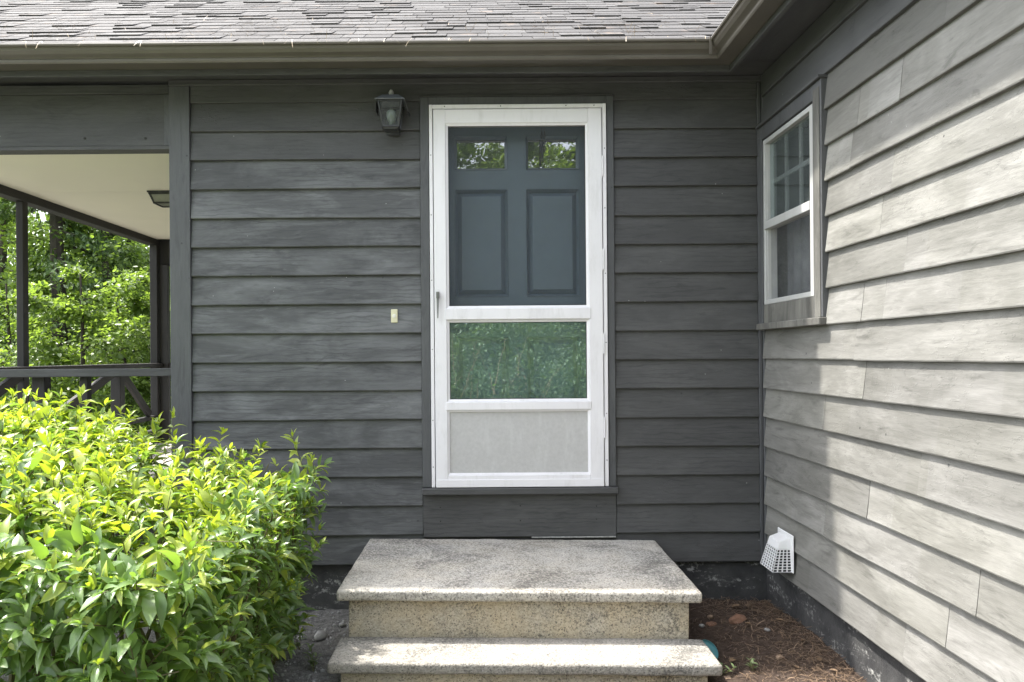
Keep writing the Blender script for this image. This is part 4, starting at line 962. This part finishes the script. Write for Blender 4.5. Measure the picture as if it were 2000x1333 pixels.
# foreground shrub
hedge = thing('leafy_shrub', (-1.7, -1.5, 0.0), 'big clipped leafy shrub with bright yellow-green new shoots', 'shrub')
HR = -0.83
def top_z(x): return 0.80 + 0.27 * min(1, max(0, (-0.95 - x) / 0.95)) ** 0.9
hr = np.random.default_rng(21)
P0, N0, ONTOP = [], [], []
while len(P0) < 1150:
    u = hr.random()
    if u < 0.50:
        x, y = hr.uniform(-3.0, HR - 0.02), hr.uniform(-2.05, -0.62); z = top_z(x) + hr.normal(0, 0.025)
        n_ = np.array([0.0, 0, 1.0]); e = max(0, (x - (HR - 0.16)) / 0.16); n_[0] += e; z -= 0.09 * e * e
        e2 = max(0, (-1.85 - y) / 0.2); n_[1] -= e2; z -= 0.10 * e2 * e2; top = 1.0 - 0.4 * min(1, e2)
    elif u < 0.78:
        x, z = hr.uniform(-2.2, HR - 0.05), hr.uniform(0.08, 1.0); z = min(z, top_z(x) - 0.03); y = -2.12 + hr.normal(0, 0.03) + 0.10 * (0.5 - z) ** 2; n_ = np.array([0.0, -1, 0.25]); top = max(0, (z - 0.72) * 2.5)
    elif u < 0.97:
        y, z = hr.uniform(-2.1, -0.62), hr.uniform(0.10, 0.85); x = HR + 0.02 - 0.10 * (1 - z) ** 2 + hr.normal(0, 0.03) ; n_ = np.array([1.0, -0.15, 0.3]); top = max(0, (z - 0.62) * 2)
    else:
        x, z = hr.uniform(-3.0, HR - 0.03), hr.uniform(0.5, 1.05); z = min(z, top_z(x)); y = -0.58; n_ = np.array([0.0, 1.0, 0.5]); top = 0.6
    P0.append((x, y, z)); N0.append(n_ / np.linalg.norm(n_)); ONTOP.append(top)
# a few long shoots standing proud of the clipped top, as on the left
for px, py, dd in ((150, 742, 3.2), (185, 775, 3.1), (215, 790, 3.0), (60, 775, 3.2), (20, 772, 3.2), (300, 800, 3.3), (345, 815, 3.35), (420, 830, 3.4), (580, 842, 3.35), (615, 868, 3.3), (110, 768, 3.25), (250, 830, 3.0)):
    q = at(px, py, dd); P0.append((q[0], q[1], q[2] - 0.10)); N0.append(np.array([hr.normal(0, .15), hr.normal(0, .15), 1.0])); ONTOP.append(1.3)
LP, LD, LU, LS, LY_, TW = [], [], [], [], [], MB()
for p, nn, top in zip(P0, N0, ONTOP):
    p = np.array(p); d = nn * 0.75 + np.array([0, 0, 0.55]) + hr.normal(0, 0.33, 3); d /= np.linalg.norm(d)
    L = min(0.40, 0.17 * math.exp(hr.normal(0, 0.32))) * (1.12 if top > 0.5 else 1.0)
    start = p - d * L * 0.75
    bend = np.array([0, 0, -0.12 if top < 0.5 else 0.06]) + hr.normal(0, 0.08, 3)
    f = lambda t: start + d * L * t + bend * L * t * t
    npair = int(L / 0.030); ang = hr.uniform(0, 3.14)
    a = np.cross(d, [0.3, 0.5, 0.81]); a /= np.linalg.norm(a); b = np.cross(d, a)
    TW.tube([f(0), f(0.5), f(1.0)], [0.0024, 0.0019, 0.0010], 4, cap=False)
    for i in range(npair):
        t = (i + 0.7) / npair; ang += 1.57 + hr.normal(0, 0.25); pos = f(t)
        size = (0.106 * (1 - 0.50 * max(0, t - 0.45) / 0.55)) * hr.uniform(0.55, 1.2) * (0.8 if t < 0.15 else 1)
        up = 0.35 + 0.75 * t ** 2
        for sgn in (1, -1):
            side = (a * math.cos(ang) + b * math.sin(ang)) * sgn
            ld = side + d * up + hr.normal(0, 0.26, 3) + np.array([0, 0, -0.12])
            lu = d * 0.9 + np.array([0, 0, 0.7]) + hr.normal(0, 0.38, 3) - side * 0.2
            LP.append(pos); LD.append(ld); LU.append(lu); LS.append(size)
            LY_.append(hr.random() < (0.12 + 0.75 * min(1, top) * t ** 0.9 if top > 0 else 0.22 * t))
        # tip bud pair
    for k in range(2):
        LP.append(f(1.0)); LD.append(d + hr.normal(0, 0.3, 3)); LU.append(np.array([0, 0, 1.0]) + hr.normal(0, 0.3, 3)); LS.append(0.042 * hr.uniform(0.7, 1.2)); LY_.append(hr.random() < 0.25 + 0.7 * min(1, top))
# inner leaves fill the body
for _ in range(1500):
    x, y = hr.uniform(-3.0, HR - 0.06), hr.uniform(-2.05, -0.62); z = hr.uniform(0.08, 1) * (top_z(x) - 0.05)
    if hr.random() < 0.5: y = hr.uniform(-2.05, -1.7)
    LP.append((x, y, z)); LD.append(hr.normal(0, 1, 3)); LU.append(np.array([0, -0.4, 0.8]) + hr.normal(0, 0.5, 3)); LS.append(hr.uniform(0.055, 0.09)); LY_.append(False)
LP, LD, LU, LS, LY_ = np.array(LP), np.array(LD), np.array(LU), np.array(LS), np.array(LY_)
R = frames(LD, LU) * LS[:, None, None]
kind = hr.integers(0, 4, len(LP))
# the 300 that show largest become parts of their own
rel = LP - np.array([0, -DIST, EYE]); dist = np.maximum(rel[:, 1], 0.3)
pxs = VPX + rel[:, 0] / dist * F_PX; pys = VPY - rel[:, 2] / dist * F_PX
face = np.abs(np.einsum('ni,ni->n', R[:, :, 2] / LS[:, None], rel / np.linalg.norm(rel, axis=1, keepdims=True)))
outer = (LP[:, 1] < -2.13) | (LP[:, 2] > np.array([top_z(x) for x in LP[:, 0]]) + 0.02) | (LP[:, 0] > HR + 0.03)
score = np.where((pxs > 20) & (pxs < 700) & (pys < 1320) & (pys > 700) & outer, LS / dist * (0.3 + face), 0)
big = np.zeros(len(LP), bool); big[np.argsort(-score)[:296]] = True
lm = {}
for kk in range(4):
    for yv in (0, 1):
        me = bpy.data.meshes.new('leaf'); me.from_pydata([tuple(v) for v in LEAFT[kk][0]], [], [tuple(int(i) for i in f) for f in LEAFT[kk][1]])
        me.polygons.foreach_set('use_smooth', [True] * len(me.polygons)); me.materials.append(M['leaf_new' if yv else 'leaf_old']); lm[kk, yv] = me
for i in np.nonzero(big)[0]:
    o = bpy.data.objects.new('leaf', lm[int(kind[i]), int(LY_[i])]); COL.objects.link(o); o.parent = hedge
    o.matrix_local = Matrix.Translation(Vector(LP[i]) - WL[hedge]) @ Matrix(R[i].tolist()).to_4x4()
for yv, nm in ((0, 'foliage'), (1, 'new_foliage')):
    Vs, Fs, k0 = [], [], 0
    for kk in range(4):
        s_ = (~big) & (kind == kk) & (LY_ == bool(yv))
        V, F = scatter(LEAFT[kk][0], LEAFT[kk][1], R[s_], LP[s_]); Vs.append(V); Fs.append(F + k0); k0 += len(V)
    tag(np_mesh(nm, np.concatenate(Vs), np.concatenate(Fs), M['leaf_new' if yv else 'leaf_old'], hedge, tuple(WL[hedge]), smooth=True), kind='stuff')
for _ in range(70):                            # woody stems from the ground
    x, y = hr.uniform(-2.6, HR - 0.12), hr.uniform(-1.9, -0.75); z1 = top_z(x) - 0.05
    TW.tube([(x, y, -0.03), (x + hr.normal(0, .05), y + hr.normal(0, .05), z1 * 0.5), (x + hr.normal(0, .13) , y + hr.normal(0, .13), z1)], [0.011, 0.007, 0.003], 5, cap=False)
for _ in range(26):
    y = hr.uniform(-1.7, -0.7); x = HR - 0.10
    TW.tube([(x, y, -0.03), (x + 0.06, y + hr.normal(0, .06), 0.35), (x + 0.10 + hr.normal(0, .03), y + hr.normal(0, .1), 0.75)], [0.009, 0.006, 0.003], 5, cap=False)
TW.build('stem', M['twig'], hedge, origin=tuple(WL[hedge]))

# weeds by the steps
def weed(loc, h, nl, seed, label):
    r = np.random.default_rng(seed); t = thing('weed', (loc[0], loc[1], ground_z(*loc)), label, 'weed'); w_ = WL[t]; st = MB(); P, D, U, Sz = [], [], [], []
    for k in range(max(2, nl // 7)):
        d = np.array([r.normal(0, .35), r.normal(0, .35), 1.0]); hh = h * r.uniform(0.5, 1.0)
        top = np.array(w_) + d * hh; st.tube([tuple(w_), tuple(np.array(w_) + d * hh * 0.5 + r.normal(0, 0.006, 3)), tuple(top)], [0.0018, 0.0014, 0.0008], 4)
        for i in range(7):
            tt = 0.25 + 0.75 * i / 6; P.append(np.array(w_) + d * hh * tt); D.append(np.array([r.normal(), r.normal(), 0.35])); U.append(np.array([0, 0, 1.0])); Sz.append(r.uniform(0.018, 0.034))
    st.build('stem', M['twig'], t)
    V, F = scatter(*LEAFT[2], frames(np.array(D), np.array(U)) * np.array(Sz)[:, None, None], np.array(P))
    np_mesh('leaves', V, F, M['weed'], t, tuple(w_), True); return t
weed(gpt(612, 1312), 0.11, 40, 1, 'low leafy weed at the left end of the lower step')
weed(gpt(585, 1270), 0.08, 24, 2, 'small weed sprouting beside the grey stones')
weed(gpt(1412, 1318), 0.05, 18, 3, 'small weed tucked beside the teal lid')
weed(gpt(1470, 1312), 0.055, 10, 4, 'thin seedling growing alone in the brown soil')

# ------------------------------------------------------------------ trees
quad_t = np.array([(0, 0, 0), (0.35, -0.32, 0.05), (0.75, -0.22, 0.02), (1, 0, -0.08), (0.75, 0.22, 0.02), (0.35, 0.32, 0.05)], float)
quad_f = np.array([(0, 1, 2, 3), (0, 3, 4, 5)])
spray_t = np.array([(0, 0, 0), (0.4, -0.16, 0), (1, 0, -0.12), (0.4, 0.16, 0)], float); spray_f = np.array([(0, 1, 2, 3)])
def tree(name, base, H, rad, kind, nleaf, seed, label, group, leaf=0.11, bare=0.18, trunk=0.10):
    r = np.random.default_rng(seed); t = thing(name, base, label, 'tree', group); B = np.array(base, float); st = MB()
    lean = r.normal(0, 0.03, 2)
    ax = lambda h: B + np.array([lean[0] * h + 0.08 * math.sin(h * 0.7 + seed), lean[1] * h, h])
    hs = np.linspace(-0.15, H * 0.97, 8)
    st.tube([ax(h) for h in hs], [trunk * (1 - 0.92 * max(0, h) / H) + 0.008 for h in hs], 8)
    P, D, U, Sz = [], [], [], []
    nb = int(H * (5.5 if kind == 'hemlock' else 4.2))
    per = max(8, nleaf // nb)
    for i in range(nb):
        f = bare + (1 - bare) * (i + r.random()) / nb; h = H * f * 0.97
        a = i * 2.4 + r.normal(0, 0.4)
        if kind == 'hemlock': L = rad * (1.05 - f) * r.uniform(0.75, 1.15) + 0.15; slope = -0.18
        else: L = rad * math.sin(math.pi * min(0.97, 0.22 + 0.75 * (f - bare) / (1 - bare))) ** 0.7 * r.uniform(0.6, 1.15); slope = 0.35 * f
        d = np.array([math.cos(a), math.sin(a), slope]); p0 = ax(h)
        bend = -0.12 if kind == 'hemlock' else 0.05
        g = lambda s: p0 + d * L * s + np.array([0, 0, bend * L * s * s])
        st.tube([g(0), g(0.5), g(1)], [trunk * 0.28 * (1 - 0.8 * f) + 0.005, 0.007, 0.003], 5, cap=False)
        for _ in range(per):
            s = r.random() ** 0.6 * 1.05; side = np.array([-d[1], d[0], 0]); wd = L * (0.30 if kind == 'hemlock' else 0.38) * (1.15 - s * 0.6)
            off = side * r.normal(0, wd * 0.6) + np.array([0, 0, r.normal(0, 0.06 if kind == 'hemlock' else 0.16) * L * 0.6])
            P.append(g(s) + off); D.append(d * 0.6 + off / (L + .1) * 1.5 + r.normal(0, 0.5, 3) + np.array([0, 0, -0.25])); U.append(np.array([0, 0, 1.0]) + r.normal(0, 0.45, 3)); Sz.append(leaf * r.uniform(0.6, 1.3))
    st.build('trunk', M['bark'], t)
    tv, tf = (spray_t, spray_f) if kind == 'hemlock' else (quad_t, quad_f)
    V, F = scatter(tv, tf, frames(np.array(D), np.array(U)) * np.array(Sz)[:, None, None], np.array(P))
    o = np_mesh('crown', V, F, M['hemlock' if kind == 'hemlock' else 'maple'], t, tuple(base)); o['kind'] = 'stuff'
    return t
G1 = 'trees beyond the porch'
def bx_(px, dist): return (at(px, 700, dist)[0], dist - DIST, 0.0)
tree('hemlock_tree', bx_(105, 12.6), 8.5, 2.2, 'hemlock', 26000, 1, 'dark hemlock with drooping boughs behind the slim porch post', G1, 0.12, 0.06, 0.15)
tree('maple_tree', bx_(215, 13.2), 5.6, 2.0, 'maple', 15000, 2, 'bright leafy maple filling the middle of the porch opening', G1, 0.085, 0.10)
tree('maple_tree', bx_(10, 14.0), 7.0, 2.2, 'maple', 14000, 3, 'sunlit maple left of the slim porch post', G1, 0.085, 0.08)
tree('hemlock_tree', bx_(262, 15.2), 8.5, 2.0, 'hemlock', 22000, 4, 'dark hemlock standing behind the bright maple', G1, 0.12, 0.05, 0.14)
tree('maple_tree', bx_(310, 14.2), 6.3, 1.9, 'maple', 13000, 5, 'leafy maple behind the far corner post of the porch', G1, 0.085, 0.08)
tree('maple_tree', bx_(-60, 17.0), 10.0, 3.2, 'maple', 8000, 6, 'tall open maple above the slim post with sky showing through', G1, 0.15, 0.2, 0.14)
tree('sapling', bx_(150, 10.3), 2.6, 1.3, 'maple', 7000, 7, 'low sapling just beyond the railing left of the braces', G1, 0.07, 0.05, 0.04)
tree('sapling', bx_(250, 10.8), 2.3, 1.3, 'maple', 7000, 8, 'low sapling just beyond the railing behind the slanted brace', G1, 0.07, 0.05, 0.04)
tree('sapling', bx_(30, 10.6), 2.5, 1.3, 'maple', 6500, 9, 'low sapling beyond the railing at the slim post', G1, 0.07, 0.05, 0.04)
tree('sapling', bx_(325, 11.2), 2.6, 1.2, 'maple', 6500, 10, 'low sapling beyond the railing at the corner board', G1, 0.07, 0.05, 0.04)

def thicket(name, fx, n, mat, size, label, seed):
    r = np.random.default_rng(seed); P = fx(r, n); D = r.normal(0, 1, (n, 3)); D[:, 2] -= 0.2
    U = np.tile([0, 0, 1.0], (n, 1)) + r.normal(0, 0.5, (n, 3))
    V, F = scatter(quad_t, quad_f, frames(D, U) * (size * r.uniform(0.6, 1.35, n))[:, None, None], P)
    c = P.mean(0); c[2] = 0
    return tag(np_mesh(name, V, F, mat, None, tuple(c)), label, 'woods', kind='stuff')
def clumped(r, n, x0, x1, y0, y1, hfun, nc):
    C = np.stack([r.uniform(x0, x1, nc), r.uniform(y0, y1, nc)], 1); hz = np.array([hfun(a, b) for a, b in C]) * r.uniform(0.1, 1.0, nc) ** 0.8
    k = r.integers(0, nc, n); s = r.normal(0, 1, (n, 3)) * np.array([0.55, 0.55, 0.38]) * r.uniform(0.5, 1.25, nc)[k][:, None]
    P = np.stack([C[k, 0], C[k, 1], hz[k]], 1) + s; P[:, 2] = np.abs(P[:, 2]); return P
thicket('far_woods', lambda r, n: clumped(r, n, -26, -5, 18, 27, lambda x, y: 7.5 + 2.5 * math.sin(x * 0.9), 420), 60000, M['maple'], 0.18, 'mass of far green woodland behind the porch', 31)
thicket('undergrowth', lambda r, n: clumped(r, n, -14, -4.2, 6.0, 14, lambda x, y: 0.3 + 0.14 * (y - 5), 160), 26000, M['maple'], 0.08, 'green undergrowth on the ground beyond the porch railing', 32)
# the wooded bank across the yard, behind the photographer; the door panes mirror it
thicket('yard_undergrowth', lambda r, n: clumped(r, n, -4, 7, -17.5, -11.0, lambda x, y: 0.2 + 0.45 * (-10.8 - y), 60), 60000, M['weed'], 0.075, 'sunlit bank of weeds and bushes mirrored in the lower door pane', 33)
thicket('yard_woods', lambda r, n: clumped(r, n, -14, 16, -36, -29, lambda x, y: 9.3 + 1.6 * math.sin(x * 0.8) + math.sin(x * 2.1), 500), 40000, M['maple'], 0.28, 'far woodland across the yard mirrored behind the pane trees', 34)
thicket('yard_brush', lambda r, n: clumped(r, n, -4, 6, -11.6, -10.2, lambda x, y: 0.75 + 0.3 * math.sin(x * 2.3), 60), 9000, M['hemlock'], 0.09, 'dark low brush at the foot of the bank mirrored in the pane', 35)
tw = MB(); rt = random.Random(4)
for _ in range(46):
    x, y = rt.uniform(-2.5, 4), rt.uniform(-13, -10.0); hh = rt.uniform(0.6, 1.9); lx = rt.uniform(-0.6, 0.6)
    tw.tube([(x, y, 0), (x + lx * 0.4, y, hh * 0.6), (x + lx, y + rt.uniform(-.2, .2), hh)], [0.012, 0.009, 0.004], 4, cap=False)
tag(tw.build('dry_stalks', M['straw']), 'tangle of dry pale stalks on the mirrored bank', 'stalks', kind='stuff')
G2 = 'trees across the yard'
for i, (x, y, H, rd) in enumerate(((-6.5, -19, 11.0, 2.8), (-3.4, -21, 10.6, 2.5), (-0.8, -22, 11.0, 2.5), (1.9, -23, 10.6, 2.4), (4.4, -21, 11.2, 2.7), (7.5, -20, 10.5, 2.8), (10, -17, 9, 2.8), (-10, -17, 9, 2.8))):
    tree('yard_tree', (x, y, 0), H, rd, 'maple', 20000 if -4 < x < 5 else 3000, 60 + i, 'leafy tree across the yard mirrored in the small upper door panes', G2, 0.15 if -4 < x < 5 else 0.3, 0.1, 0.12)
